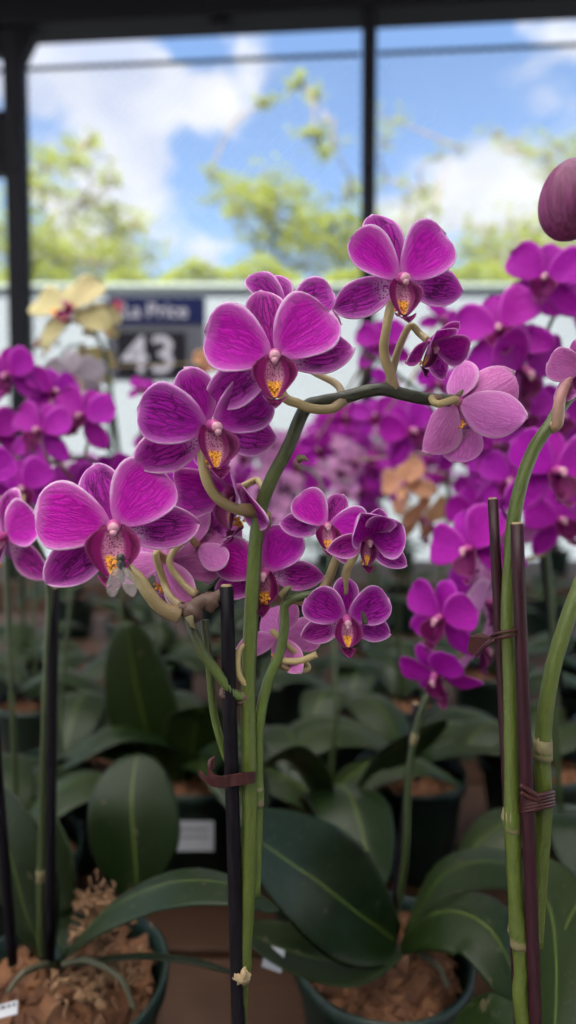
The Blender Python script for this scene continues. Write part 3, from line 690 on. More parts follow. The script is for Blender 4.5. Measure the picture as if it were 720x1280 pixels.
for i, (px, py, z, yaw, pi_, ro, sz) in enumerate([(590, 688, .335, -52, 2, 24, 1.15), (552, 772, .33, -46, -8, -12, .98), (606, 752, .35, 48, -14, 16, 1.05), (546, 842, .33, -40, -34, 18, .9), (600, 806, .36, 62, -26, 0, .95)]):
    MW = flower_frame(px, py, z, yaw, pi_, ro); flower(C_, MW, 'pink' if i in (2, 4) else 'plain', 1, i, size=sz)
    pedicel(C_, MW, [P(575, py + 18, .368)], .0011, size=sz)
stake([P(520, 880, .385), P(490, 1160, .378)], .0022, 'stake_k', 'black stake behind, right of centre, rising from the round bark-filled pot', 'plant stakes')

# ================================================================== PLANT D (pot at lower left)
D_ = potted(-.128, .345, 'moth orchid at lower left, tangled dry roots over its pot and leaves curving right', GRP, seed=4, leaves=0, nbark=260, r=.058)
leaf(D_, [P(86, 1190, .34), P(140, 1143, .315), P(215, 1112, .295), P(290, 1115, .285), P(350, 1140, .285)], P(220, 1160, .28) - P(220, 1080, .34), .0140, seed=5)
leaf(D_, [P(60, 1196, .345), P(40, 1130, .355), P(22, 1060, .36), P(-8, 980, .37)], P(80, 1100, .35) - P(0, 1110, .37), .0235, seed=6)
leaf(D_, [P(85, 1196, .36), P(68, 1150, .38), P(66, 1080, .39), P(50, 1010, .40)], P(110, 1100, .38) - P(30, 1100, .40), .018, seed=16)
leaf(D_, [P(95, 1206, .335), P(160, 1196, .32), P(230, 1200, .31), P(292, 1216, .305)], P(200, 1212, .30) - P(200, 1188, .33), .0045, seed=7)
sd_ = [Vector((-.135, .35, BENCH + POT_H)), P(52, 1180, .345), P(54, 1000, .345), P(58, 850, .34), P(62, 740, .335), P(50, 690, .325), P(20, 650, .31), P(-20, 640, .30)]
stem_obj(D_, sd_, .0024, .0016, 'stem_d', 'stem', 10, nodes=(.22,))
for i, (px, py, z, yaw, pi_, ro, sz, th) in enumerate([(8, 672, .268, -28, -4, -6, 1.0, 'hero'), (28, 612, .40, 15, 5, 15, 1.0, 'plain'), (-30, 600, .33, 0, 0, 0, 1, 'plain')]):
    MW = flower_frame(px, py, z, yaw, pi_, ro); flower(D_, MW, th, 0 if i == 0 else 1, 40 + i, size=sz)
    pedicel(D_, MW, [P(20, 655, .312)], .0012)
stake([P(67, 735, .338), P(62, 1200, .342)], .0027, 'stake_k', 'black stake beside a green stem at lower left, between pot and magenta flowers', 'plant stakes')
stake([P(-8, 900, .33), P(16, 1205, .34)], .0026, 'stake_k', 'black stake leaning at the very left edge above the lower left pot', 'plant stakes')
def roots(plant, centre, rad, n, seed, name='dry_root'):
    rr = random.Random(seed); g = G()
    for k in range(n):
        c = Vector(centre) + Vector((rr.gauss(0, 1) * rad[0], rr.gauss(0, 1) * rad[1], rr.gauss(0, 1) * rad[2]))
        pts = [c]; d = Vector((rr.uniform(-1, 1), rr.uniform(-1, 1), rr.uniform(-.4, .4))).normalized()
        for q in range(4):
            d = (d + Vector((rr.uniform(-1, 1), rr.uniform(-1, 1), rr.uniform(-.8, .5))) * .75).normalized(); pts.append(pts[-1] + d * rad[0] * .24)
        r = rr.uniform(.0005, .0012)
        if k % 3 == 0: tube(g, smoothpath(pts, 4), lambda t: r * (1 - .6 * t), 6, wob=.2)
    for k in range(n // 4):
        c = Vector(centre) + Vector((rr.gauss(0, .9) * rad[0], rr.gauss(0, .9) * rad[1], rr.gauss(0, .5) * rad[2])); r = rad[0] * rr.uniform(.2, .42)
        Mx = Euler((rr.uniform(0, 3), rr.uniform(0, 3), 0)).to_matrix(); v = []; f = []; nu, nv = 22, 12
        for i in range(nv + 1):
            for j in range(nu):
                th = PI * i / nv; ph = 2 * PI * j / nu; d = Vector((math.sin(th) * math.cos(ph), math.sin(th) * math.sin(ph), math.cos(th)))
                kk = .75 + .5 * noise.noise(d * 1.8 + c * 90) + .45 * noise.noise(d * 5 + c * 50)
                v.append(c + Mx @ Vector((d.x * r * kk, d.y * r * kk * .8, d.z * r * kk * .55)))
        for i in range(nv):
            for j in range(nu):
                q = (j + 1) % nu; f.append((i * nu + j, i * nu + q, (i + 1) * nu + q, (i + 1) * nu + j))
        g.add(v, f)
    return g.obj(name, M['moss'], plant)
roots(D_, P(120, 1226, .335), (.011, .010, .0035), 110, 1)
roots(D_, P(160, 1196, .345), (.008, .008, .005), 24, 5)
roots(D_, P(122, 1130, .36), (.0068, .005, .0055), 150, 2)
roots(D_, P(124, 1160, .35), (.0075, .006, .008), 150, 6)
roots(C_, P(470, 1215, .35), (.006, .006, .004), 6, 4)
for k, (pl, pts) in enumerate(((D_, [P(80, 1205, .34), P(110, 1200, .325), P(150, 1222, .315), P(168, 1262, .31)]), (D_, [P(60, 1205, .34), P(30, 1215, .325), P(10, 1240, .32)]), (C_, [P(510, 1185, .36), P(545, 1205, .345), P(560, 1235, .34)]))):
    g = G(); tube(g, smoothpath(pts, 7), lambda t: .0018 * (1 - .35 * t), 9, wob=.15); g.obj('aerial_root', M['aroot'], pl)
# printed flecks of the pot labels among the bark
def sticker(plant, c, w, h, lean=12, rot=0, lines=2):
    Mx = Matrix.Translation(Vector(c) - plant.location) @ Matrix.Rotation(R(rot), 4, 'Z') @ Matrix.Rotation(R(-lean), 4, 'X')
    g = G(); box(g, (-w / 2, -.0004, -h / 2), (w / 2, .0004, h / 2), 0, .0002)
    o = link('pot_label', g.mesh('pot_label', M['label'], smooth=False), plant, Mx)
    g = G(); rr = random.Random(int(c[0] * 1e4))
    for k in range(lines):
        x = -w * .4
        while x < w * .36:
            ww = rr.uniform(.0012, .004); box(g, (x, -.0007, h * (.22 - .25 * k) - .0007), (min(x + ww, w * .4), -.0005, h * (.22 - .25 * k) + .0007)); x += ww + .0008
    link('print', g.mesh('print', M['ink'], smooth=False), o)
    return o
sticker(A, (-.008 - .02, .1485, .862), .02, .012)
sticker(D_, P(10, 1262, .315), .009, .006, 60, 20, 1)
sticker(C_, P(342, 1198, .325), .011, .010, 30, -25)

# ================================================================== second and third rows
def spray(plant, pts, fl, theme='plain', r=.0022, mat='stem_d', lod=1, stk=None):
    _, path = stem_obj(plant, pts, r, r * .6, mat, 'stem', 10)
    for i, q in enumerate(fl):
        px, py, z, yaw, pi_, ro, sz = q[:7]; vr = random.Random(int(px * 7 + py)); yaw += vr.uniform(-22, 22); pi_ += vr.uniform(-14, 12); ro += vr.uniform(-18, 18); sz *= vr.uniform(.95, 1.18); th = q[7] if len(q) > 7 else theme
        MW = flower_frame(px, py, z, yaw, pi_, ro); flower(plant, MW, th, lod, int(px + py) , size=sz)
        c = MW.translation; j = min(range(len(path)), key=lambda a: (path[a] - c).length)
        pedicel(plant, MW, [path[j]], .0012, 'pedicel' if th != 'white' else 'pedicel', size=sz)
PL = potted(-.215, .470, 'blurred magenta orchid spray at the left edge, level with the price sign', GRP, seed=5, leaves=4)
spray(PL, [Vector((-.215, .47, BENCH + POT_H)), P(20, 1000, .47), P(10, 760, .46), P(8, 640, .455), P(40, 590, .45), P(100, 572, .45), P(135, 590, .45)],
      [(12, 470, .44, -10, 5, 10, 1.0), (66, 490, .45, 60, 20, 10, .9), (52, 540, .43, -20, 0, 0, 1.0), (104, 522, .44, 8, 6, -8, 1.05), (-6, 545, .45, 10, 0, 20, 1.0), (140, 600, .46, 20, 0, 12, .9), (92, 610, .47, -10, 10, 0, .95, 'plain')])
PR = potted(.232, .480, 'blurred deep magenta orchid spray at the upper right under the dusky bud', GRP, seed=6, leaves=4)
spray(PR, [Vector((.222, .47, BENCH + POT_H)), P(700, 1000, .47), P(690, 760, .46), P(672, 600, .45), P(668, 480, .44), P(690, 400, .43), P(720, 370, .42)],
      [(680, 350, .385, -8, 6, 4, 1.1), (626, 414, .39, -30, -4, 12, 1.12), (652, 462, .39, 14, -18, 0, 1.15), (716, 372, .42, 25, 8, -10, 1.1), (606, 492, .42, -20, 0, 0, 1.1), (692, 592, .35, 12, 4, -4, 1.15), (640, 600, .42, -15, -10, 8, .9), (618, 560, .44, 10, 20, 20, .95), (700, 520, .46, -6, 0, 0, 1.0), (664, 545, .45, 20, 0, 0, .95), (640, 672, .42, -10, -30, 0, .8, 'pink'), (596, 640, .45, 12, -8, 6, .9), (700, 650, .40, -14, -6, 0, .9), (655, 520, .42, -25, 6, 0, .9), (610, 720, .44, 14, -20, 0, .8, 'pink')])
stake([P(650, 480, .47), P(700, 860, .475)], .0028, 'stake_k', 'black stake among the blurred magenta flowers at the right', 'plant stakes')
PM = potted(.120, .600, 'blurred magenta orchid behind the dark arching stem of the sharp central plant', GRP, seed=7, leaves=5)
spray(PM, [Vector((.12, .60, BENCH + POT_H)), P(520, 940, .60), P(545, 760, .59), P(560, 620, .58), P(545, 520, .56), P(500, 470, .55), P(455, 440, .55)],
      [(478, 430, .55, -10, 4, 0, 1.0), (512, 540, .52, 12, 0, 12, 1.05), (552, 400, .60, 10, 8, -12, .9), (572, 560, .56, -20, -10, 4, 1.0), (605, 590, .60, 18, 0, 0, 1.0), (470, 520, .60, 0, 0, 0, .9), (430, 520, .66, -14, 0, 8, .8), (440, 575, .62, 10, 0, 0, .8, 'pink'), (500, 585, .64, -12, 6, 0, .9), (395, 560, .68, 6, 0, 10, .8), (480, 480, .64, 20, 0, 0, .85), (545, 480, .60, 16, 6, 0, .9), (590, 620, .58, -8, -12, 0, .9)])
PG = potted(-.088, .600, 'upright-leaved moth orchid left of centre, white sticker on its pot', GRP, seed=8, leaves=4)
leaf(PG, [P(172, 1118, .40), P(170, 1060, .41), P(166, 1000, .42), P(172, 942, .44)], Vector((1, .1, 0)), .0300, seed=11)
leaf(PG, [Vector((-.09, .6, BENCH + POT_H)), P(205, 960, .60), P(175, 870, .58), P(158, 775, .57)], Vector((1, .1, 0)), .0335, seed=12)
leaf(PG, [Vector((-.07, .59, BENCH + POT_H)), P(265, 960, .55), P(300, 920, .52), P(345, 960, .50)], Vector((.3, -.9, .3)), .022, seed=13)
leaf(PG, [Vector((-.07, .59, BENCH + POT_H)), P(240, 960, .60), P(245, 900, .58), P(250, 880, .56)], Vector((1, .1, .1)), .028, seed=14)
spray(PG, [Vector((-.088, .60, BENCH + POT_H)), P(215, 940, .60), P(190, 740, .60), P(180, 600, .60), P(178, 530, .60), P(200, 500, .60)],
      [(178, 486, .62, 30, 20, 0, .55), (215, 610, .60, -10, 0, 0, .9), (190, 560, .61, 15, -10, 10, .8), (240, 590, .62, 5, 0, -10, .85)])
sticker(PG, (-.088, .5480, BENCH + .058), .042, .026, 8)
PH = potted(-.225, .610, 'left moth orchid with a small white pot sticker, behind the lower left plant', GRP, seed=9, leaves=5)
sticker(PH, (-.202, .5610, BENCH + .052), .022, .024, 8)
spray(PH, [Vector((-.225, .61, BENCH + POT_H)), P(75, 900, .61), P(90, 740, .61), P(110, 660, .61), P(150, 620, .60)],
      [(152, 610, .60, 0, 0, 0, .9), (110, 640, .6, 15, 0, 0, .9), (70, 640, .62, -20, 0, 10, .9)])
PF = potted(.030, .520, 'low moth orchid with wide bluish leaves just right of the central green stems', GRP, seed=10, leaves=6)
leaf(PF, [P(410, 1010, .49), P(385, 960, .47), P(355, 940, .45), P(320, 960, .43)], Vector((.3, -.8, .5)), .024, seed=21)
leaf(PF, [P(430, 1015, .50), P(470, 960, .50), P(520, 930, .50), P(560, 900, .50)], Vector((.2, -.6, .9)), .024, seed=22)
spray(PF, [Vector((.03, .52, BENCH + POT_H)), P(420, 900, .53), P(415, 780, .54), P(410, 660, .56), P(400, 600, .58), P(370, 580, .6)], [(372, 576, .66, 0, 0, 0, .8), (395, 610, .64, 12, 0, 0, .8)])
PI_ = potted(.250, .620, 'right-hand moth orchid pot with drooping leaves behind the maroon stakes', GRP, seed=11, leaves=6)
# yellow and white plants
PY = potted(-.215, .760, 'tall yellow moth orchid with red-centred blooms left of the price sign', GRP, seed=12, leaves=5)
spray(PY, [Vector((-.215, .76, BENCH + POT_H)), P(150, 800, .75), P(152, 620, .74), P(140, 500, .73), P(126, 430, .72), P(95, 400, .71), P(70, 420, .70)],
      [(88, 388, .69, -6, 8, 10, 1.8), (128, 402, .72, 25, 0, 0, 1.0), (60, 425, .72, -40, 20, 0, 1.1), (118, 458, .75, 30, -10, 10, 1.15), (75, 500, .76, -10, 0, 0, 1.0, 'peach'), (262, 452, .80, 10, 0, 0, .9, 'peach')], 'yellow', r=.0032)
PW = potted(-.325, .800, 'white moth orchid hanging below the yellow one at the left', GRP, seed=13, leaves=4)
spray(PW, [Vector((-.325, .80, BENCH + POT_H)), P(45, 850, .8), P(40, 640, .8), P(50, 500, .76), P(80, 440, .74), P(105, 430, .72)],
      [(92, 472, .66, 10, -30, 0, 1.4), (112, 470, .68, 60, -20, 20, .9), (80, 582, .66, -12, -10, 8, 1.0), (130, 660, .72, 0, -20, 0, .8)], 'white')
PP = potted(.140, .800, 'peach-coloured moth orchid in the blurred middle of the bench', GRP, seed=14, leaves=4)
spray(PP, [Vector((.14, .80, BENCH + POT_H)), P(500, 860, .8), P(498, 760, .78), P(502, 660, .74), P(512, 600, .72)],
      [(508, 606, .60, -30, -8, 20, 1.15), (526, 648, .62, 20, -30, 0, 1.25), (560, 640, .76, 20, -10, 0, .9), (250, 640, .80, 0, 0, 0, .01)][:3], 'peach')

# farther rows: each plant with its own arching spray
def far_plant(x, y, h, lean, label, theme, seed, nfl=9, pm='pot'):
    o = potted(x, y, label, GRP, pm, seed=seed, leaves=6, nbark=110)
    rr = random.Random(seed * 7); b = Vector((x, y, BENCH + POT_H))
    for q in range(3 if seed < 27 else 2):
        ln = lean * (1, -.8, .25)[q] + rr.uniform(-.02, .02)
        hh = h * (1, .9, .78)[q]
        pts = [b + Vector((.004 * q, 0, 0)), b + Vector((ln * .1, -.01, hh * .5)), b + Vector((ln * .25, -.02, hh * .85)), b + Vector((ln * .7, -.04, hh)), b + Vector((ln * 1.2, -.06, hh * .97)), b + Vector((ln * 1.6, -.07, hh * .86))]
        _, path = stem_obj(o, pts, .0022, .0012, 'stem_d', 'stem', 7, dense=5)
        n = len(path)
        for i in range(nfl):
            j = int(n * (.42 + .56 * i / nfl)); c = path[min(j, n - 1)] + Vector((rr.uniform(-.012, .012), -.012 + rr.uniform(-.012, .012), (.022 if i % 2 else -.020) + rr.uniform(-.006, .006)))
            Rm = CR @ Euler((R(rr.uniform(-14, 14)), R(rr.uniform(-38, 38)), R(rr.uniform(-16, 16)))).to_matrix()
            MW = Matrix.Translation(c) @ Rm.to_4x4(); flower(o, MW, theme, 2, rr.randint(0, 9), size=rr.uniform(.8, 1.05))
            pedicel(o, MW, [path[min(j, n - 1)]], .001, back=.006)
    return o
far = [(-.42, .98, .30, .05, 'magenta orchid in the back rows at the far left', 'plain'),
       (-.20, 1.00, .31, .05, 'magenta orchid in the back rows below the price sign', 'plain'),
       (.00, .95, .345, -.05, 'magenta orchid in the back rows right behind the central stem', 'pink'),
       (.14, 1.02, .37, -.06, 'pale magenta orchid in the back rows beside the peach one', 'plain'),
       (.30, .92, .36, -.05, 'magenta orchid in the back rows behind the upper right spray', 'plain'),
       (.48, .98, .36, -.05, 'magenta orchid in the back rows at the far right', 'plain'),
       (-.06, 1.22, .33, .06, 'small distant magenta orchid in the middle of the last row', 'plain'),
       (.16, 1.28, .38, .05, 'small distant magenta orchid in the last row right of the middle', 'pink'),
       (-.32, 1.26, .24, .05, 'small distant magenta orchid in the last row at the left', 'plain'),
       (.42, 1.26, .40, -.05, 'small distant magenta orchid in the last row at the right', 'plain'),
       (-.52, 1.50, .30, .06, 'tiny distant magenta orchid under the left post', 'plain'),
       (-.17, 1.52, .28, .06, 'tiny distant magenta orchid seen between the left and central sharp flowers', 'pink'),
       (.05, 1.55, .40, .05, 'tiny distant magenta orchid just right of the central dark stem', 'plain'),
       (.29, 1.54, .44, -.05, 'tiny distant magenta orchid below the sharp pale flower back', 'plain'),
       (.62, 1.50, .44, -.05, 'tiny distant magenta orchid at the right edge', 'plain')]
for i, (x, y, h, ln, lb, th) in enumerate(far): far_plant(x, y, h, ln, lb, th, 20 + i, 10)
low = [(.075, .745, 'flowerless orchid pot showing orange bark in the gap right of the central stems'), (-.195, .900, 'flowerless orchid pot showing orange bark in the gap left of the upright leaf'), (.385, .700, 'flowerless leafy orchid pot at the far right behind the stakes'), (-.36, .56, 'flowerless leafy orchid pot at the left edge of the bench')]
for i, (x, y, lb) in enumerate(low): potted(x, y, lb, GRP, 'pot', seed=40 + i, leaves=4, nbark=140)
lb1 = bpy.data.objects

# ================================================================== bench
bench = empty('display_bench', (0, .95, 0)); tag(bench, 'long wooden display bench that carries all the potted orchids', 'bench')
for k in range(12):
    g = G(); y0 = .06 + k * .142; box(g, (-1.3, y0, BENCH - .026), (1.3, y0 + .134, BENCH), 0, .003); g.obj('plank', M['wood'], bench, smooth=False)
for sx in (-1.2, 0, 1.2):
    for y0 in (.10, 1.68):
        g = G(); box(g, (sx - .035, y0 - .035, .004), (sx + .035, y0 + .035, BENCH - .027), 0, .003); g.obj('leg', M['wood'], bench, smooth=False)

bench2 = empty('display_bench', (0, 2.6, 0)); tag(bench2, 'second wooden bench farther back, mostly hidden behind the blurred orchids', 'bench')
for k in range(5):
    g = G(); y0 = 2.22 + k * .142; box(g, (-2.0, y0, BENCH - .026), (2.0, y0 + .134, BENCH), 0, .003); g.obj('plank', M['wood'], bench2, smooth=False)
g = G(); box(g, (-2.0, 2.19, BENCH - .30), (2.0, 2.215, BENCH + .01), 0, .003); g.obj('apron', M['wood'], bench2, smooth=False)
for sx in (-1.8, 0, 1.8):
    for y0 in (2.28, 2.86):
        g = G(); box(g, (sx - .035, y0 - .035, .004), (sx + .035, y0 + .035, BENCH - .027), 0, .003); g.obj('leg', M['wood'], bench2, smooth=False)
b2 = [(-1.05, 'plain', 'orchid on the farther bench at the far left'), (-.72, 'plain', 'orchid on the farther bench left of the price sign'), (-.42, 'pink', 'orchid on the farther bench under the sign'),
      (-.12, 'plain', 'orchid on the farther bench left of the central stem'), (.16, 'plain', 'orchid on the farther bench right of the central stem'), (.46, 'pink', 'orchid on the farther bench behind the peach orchid'),
      (.78, 'plain', 'orchid on the farther bench behind the right stakes'), (1.08, 'plain', 'orchid on the farther bench at the far right')]
for i, (x, th, lb) in enumerate(b2): far_plant(x, 2.40 + .10 * (i % 2), .33, .10 * (-1) ** i, 'distant magenta ' + lb, th, 60 + i, 9)

# ================================================================== price sign
SZ = 1.9
sg = empty('price_sign', P(196, 640, SZ) - Vector((0, 0, .6))); tag(sg, 'small price sign with navy header and white 43 on black, left of the sharp flowers', 'sign')
def quadbox(name, x0, y0, x1, y1, front, th, mat, bev=.002):
    a = P(x0, y1, SZ); b = P(x1, y0, SZ); a.y = P(0, 476, SZ).y; g = G(); box(g, (a.x, a.y - front, a.z), (b.x, a.y - front + th, b.z), 0, bev); return g.obj(name, M[mat], sg, smooth=False)
quadbox('panel', 137, 373, 257, 476, 0, .012, 'signgrey')
quadbox('header', 137, 374, 256.5, 406, .004, .0035, 'navy', .0008)
quadbox('digit_panel', 147, 416, 233, 472, .004, .0035, 'black', .0008)
quadbox('emblem', 143, 378, 154, 392, .006, .0015, 'red', .0004)
def lettering(name, txt, px, py, hpx, mat, parent, sx=1):
    cu = bpy.data.curves.new(name, 'FONT'); cu.body = txt; cu.size = 1; cu.extrude = .01; cu.offset = .012
    tmp = bpy.data.objects.new('tmp', cu); COL.objects.link(tmp)
    dg = bpy.context.evaluated_depsgraph_get(); me = bpy.data.meshes.new_from_object(tmp.evaluated_get(dg)); bpy.data.objects.remove(tmp)
    xs = [v.co.x for v in me.vertices]; ys = [v.co.y for v in me.vertices]; hh = hpx / FPX * SZ; k = hh / (max(ys) - min(ys))
    c = P(px, py, SZ) - parent.location
    for v in me.vertices: v.co = Vector(((v.co.x - min(xs)) * k * sx, -v.co.z * .1 * 0 - .0065 - (v.co.z * .05), (v.co.y - min(ys)) * k))
    me.materials.append(M[mat]); return link(name, me, parent, Matrix.Translation(Vector((c.x, P(0, 476, SZ).y - parent.location.y, c.z))))
lettering('lettering', 'La Price', 156, 399, 18, 'signwhite', sg, 1.0)
lettering('digits', '43', 153, 467, 46, 'signwhite', sg, 1.08)
g = G(); a = P(128, 400, SZ + .03); tube(g, [Vector((a.x + .02, a.y, .004)), Vector((a.x + .02, a.y, a.z - .5)), Vector((a.x + .02, a.y, a.z + .05))], .009, 12); g.obj('pole', M['steel'], sg)
g = G(); tube(g, [Vector((a.x + .02, a.y, .004)), Vector((a.x + .02, a.y, .012)), Vector((a.x + .02, a.y, .022))], lambda t: .13 - .02 * t, 28); g.obj('base', M['steel'], sg)
g = G(); b_ = P(128, 398, SZ); box(g, (b_.x - .012, b_.y - .006, b_.z - .03), (b_.x + .03, b_.y + .012, b_.z + .05), 0, .002); g.obj('clamp', M['steel'], sg, smooth=False)

# ================================================================== canopy frame, mesh fence, roof
def W(px):
    # point of the back line of posts seen in column px
    s = (px - 360) / FPX; y = (3.4 - 1.57 * .0656) / (1 + .0656 * s); return Vector((s * y, y, 0))
dirw = (W(720) - W(0)).normalized(); nrm = Vector((-dirw.y, dirw.x, 0))
_W = W
def W(px): return _W(360 + (px - 360) * .97)
Mw = Matrix.Translation(W(360)) @ Matrix(((dirw.x, nrm.x, 0), (dirw.y, nrm.y, 0), (0, 0, 1))).to_4x4()
def wx(px): return (W(px) - W(360)).dot(dirw)
zbeam = P(360, 26, 3.18).z; zrail = P(360, 72, 3.18).z
fr = empty('canopy_frame', W(360)); tag(fr, 'dark steel canopy frame with beam across the top and upright posts', 'canopy frame')
def fbox(name, lo, hi, bev=.006, mat='steel', parent=None):
    g = G(); box(g, lo, hi, 0, bev, Mw); return g.obj(name, M[mat], parent or fr, smooth=False)
fbox('beam', (-5, -.06, zbeam), (5, .10, zbeam + .26))
fbox('beam_flange', (-5, -.09, zbeam + .262), (5, .13, zbeam + .30), .004)
for x, w in ((wx(20), .048), (wx(461), .036), (wx(461) + 1.75, .04), (wx(20) - 1.9, .04)):
    fbox('post', (x - w, -.04, .004), (x + w, .05, zbeam - .003))
x20 = wx(20)
fbox('bracket', (x20 - .8, -.05, P(0, 213, 3.26).z), (x20 + .042, -.045 + .002, P(0, 140, 3.26).z), .0)
fbox('crossbeam', (x20 - 1.85, -.062, P(0, 213, 3.26).z + .002), (x20 - .055, .052, P(0, 140, 3.26).z - .002))
g = G(); gz = zbeam - .003; v = [(x20 - .3, -.03, gz), (x20 + .14, -.03, gz), (x20 + .052, -.03, gz - .16), (x20 - .15, -.03, gz - .10)]
g.add([Mw @ Vector(q) for q in v] + [Mw @ Vector((q[0], .03, q[2])) for q in v], [(0, 1, 2, 3), (7, 6, 5, 4), (0, 4, 5, 1), (1, 5, 6, 2), (2, 6, 7, 3), (3, 7, 4, 0)]); g.obj('gusset', M['steel'], fr, smooth=False)
x280 = wx(278); fbox('gusset', (x280 - .055, -.03, zbeam - .03), (x280 + .045, .03, zbeam - .001), .004)
fence = empty('mesh_fence', W(500) + Vector((0, 0, 1.5))); tag(fence, 'fine diamond wire mesh stretched between the dark posts against the sky', 'fence')
for xa, xb in ((x20 + .06, wx(461) - .045), (wx(461) + .045, wx(461) + 1.7), (x20 - 1.85, x20 - .06)):
    g = G(); z0 = .9; z1 = zrail; H = z1 - z0; sp = .062
    x = xa - H
    while x < xb:
        for s_ in (1, -1):
            # diagonal from (x,z0) rising; clipped to the panel
            if s_ > 0: p0, p1 = (x, z0), (x + H, z1)
            else: p0, p1 = (x, z1), (x + H, z0)
            ta = max(0, (xa - p0[0]) / H); tb = min(1, (xb - p0[0]) / H)
            if tb - ta > .01:
                q0 = Vector((p0[0] + H * ta, .002 * s_, p0[1] + (p1[1] - p0[1]) * ta)); q1 = Vector((p0[0] + H * tb, .002 * s_, p0[1] + (p1[1] - p0[1]) * tb))
                tube(g, [Mw @ q0, Mw @ q1], .0016, 4)
        x += sp
    g.obj('wire_panel', M['wire'], fence)
    g = G(); tube(g, [Mw @ Vector((xa, 0, z1)), Mw @ Vector((xb, 0, z1))], .010, 8)
    for k in range(int((xb - xa) / .04)):
        c = Mw @ Vector((xa + .02 + k * .04, 0, z1 + .008)); tube(g, [c, c + Vector((.004, 0, .016))], .002, 4)
    g.obj('top_rail', M['green_rail'], fence)
rf = empty('canopy_roof', (0, .3, zbeam + .33)); tag(rf, 'corrugated roof out of view, with a translucent panel added to light the orchid bench', 'roof')
def corr(name, x0, x1, y0, y1, mat):
    g = G(); n = max(4, int((x1 - x0) * 12)); v = []; f = []
    for i in range(n + 1):
        x = x0 + (x1 - x0) * i / n
        for y in (y0, y1):
            z = zbeam + .36 + .012 * math.sin(x * 19); v += [(x, y, z), (x, y, z + .004)]
    for i in range(n):
        a = 4 * i; f += [(a, a + 4, a + 6, a + 2), (a + 1, a + 3, a + 7, a + 5)]
    g.add(v, f); return g.obj(name, M[mat], rf)
SKX0, SKX1, SKY0, SKY1 = -3.4, 1.2, -3.6, 1.6
corr('sheet', -5, SKX0, -6, 3.7, 'roofsteel'); corr('sheet', SKX1, 5, -6, 3.7, 'roofsteel')  # opaque sheets carried far back to cut the front light
corr('sheet', SKX0, SKX1, -6, SKY0, 'roofsteel'); corr('sheet', SKX0, SKX1, SKY1, 3.7, 'roofsteel')
corr('added_skylight', SKX0, SKX1, SKY0, SKY1, 'roof')  # added out of view to send soft directional light onto the flowers
for y in (-5.8, -4.2, -2.6, .1, 2.1):
    g = G(); box(g, (-5, y - .04, zbeam + .24), (5, y + .04, zbeam + .335), 0, .004); g.obj('purlin', M['steel'], rf, smooth=False)
for x in (-4.6, 4.6):
    g = G(); box(g, (x - .05, -5.95, .004), (x + .05, -5.85, zbeam + .235), 0, .004); g.obj('post', M['steel'], rf, smooth=False)

# ================================================================== boundary wall, ground, trees
wl = empty('boundary_wall', (0, 6.2, 0)); tag(wl, 'pale boundary wall with light green coping beyond the mesh', 'wall')
WY = 6.0; wz = P(360, 362, WY - .09).z
g = G(); box(g, (-9, WY, .004), (9, WY + .18, wz), 0, .01); g.obj('panel', M['wall'], wl, smooth=False)
g = G(); box(g, (-9, WY - .05, wz + .001), (9, WY + .23, wz + .045), 0, .012); g.obj('coping', M['wallcap'], wl, smooth=False)
g = G(); g.add([(-150, -150, 0), (150, -150, 0), (150, 150, 0), (-150, 150, 0)], [(0, 1, 2, 3)])
o = g.obj('ground', M['ground'], None, smooth=False); o['kind'] = 'structure'

def tree(name, label, y, trunk_px, clumps, mat, seed, per=190, ls=.10, spread=1.6):
    """clumps: (px, py, radius in px); every clump sits at its own distance around y, fed by limbs and twigs"""
    rr = random.Random(seed); x0 = (trunk_px - 360) / FPX * y
    o = empty(name, (x0, y, 0)); tag(o, label, 'tree', 'trees beyond the boundary wall')
    ztop = P(trunk_px, 350, y).z; fork = Vector((x0, y, ztop - .35))
    g = G(); tube(g, smoothpath([Vector((x0, y, 0.003)), Vector((x0 + .12, y, fork.z * .5)), fork], 6), lambda t: .15 - .07 * t, 10, wob=.1); g.obj('trunk', M['treebark'], o)
    gl = G(); g = G(); done = [fork]
    for px, py, rp in sorted(clumps, key=lambda c: -c[1]):
        yy = y + rr.uniform(-.9, .9); c = P(px, py, yy); r = rp / FPX * yy * spread * (1.25 if py > 255 else 1)
        st = min(done, key=lambda q: (q - c).length + (2 if q.z > c.z else 0)); done.append(c)
        mid = st.lerp(c, .5) + Vector((rr.uniform(-.25, .25), rr.uniform(-.2, .2), rr.uniform(-.1, .2)))
        tube(gl, smoothpath([st, mid, c], 5), lambda t: .024 * (1 - .7 * t), 6)
        n = int(per * max(.5, (r / .35)) ** 1.7)
        sub = [c + Vector((rr.gauss(0, .62), rr.gauss(0, .6), rr.gauss(0, .34))) * r for _ in range(11)]
        for q in sub: tube(gl, [c, c.lerp(q, .5) + Vector((0, 0, -.03)), q], .006, 4)
        for k in range(n):
            q = rr.choice(sub) + Vector((rr.gauss(0, .26), rr.gauss(0, .3), rr.gauss(0, .13))) * r
            a = rr.uniform(0, 6.28); tl = rr.uniform(-.6, .6); s = ls * rr.uniform(.6, 1.3)
            d = Vector((math.cos(a), math.sin(a), tl)).normalized(); w = d.cross(Vector((rr.uniform(-.5, .5), rr.uniform(-.5, .5), 1))).normalized()
            nn = d.cross(w) * s * .12
            g.add([q, q + d * s * .5 + w * s * .28 + nn, q + d * s, q + d * s * .5 - w * s * .28 + nn], [(0, 1, 2), (0, 2, 3)])
    gl.obj('limb', M['treebark'], o); g.obj('crown', M[mat], o, smooth=False)
    return o
rr = random.Random(3)
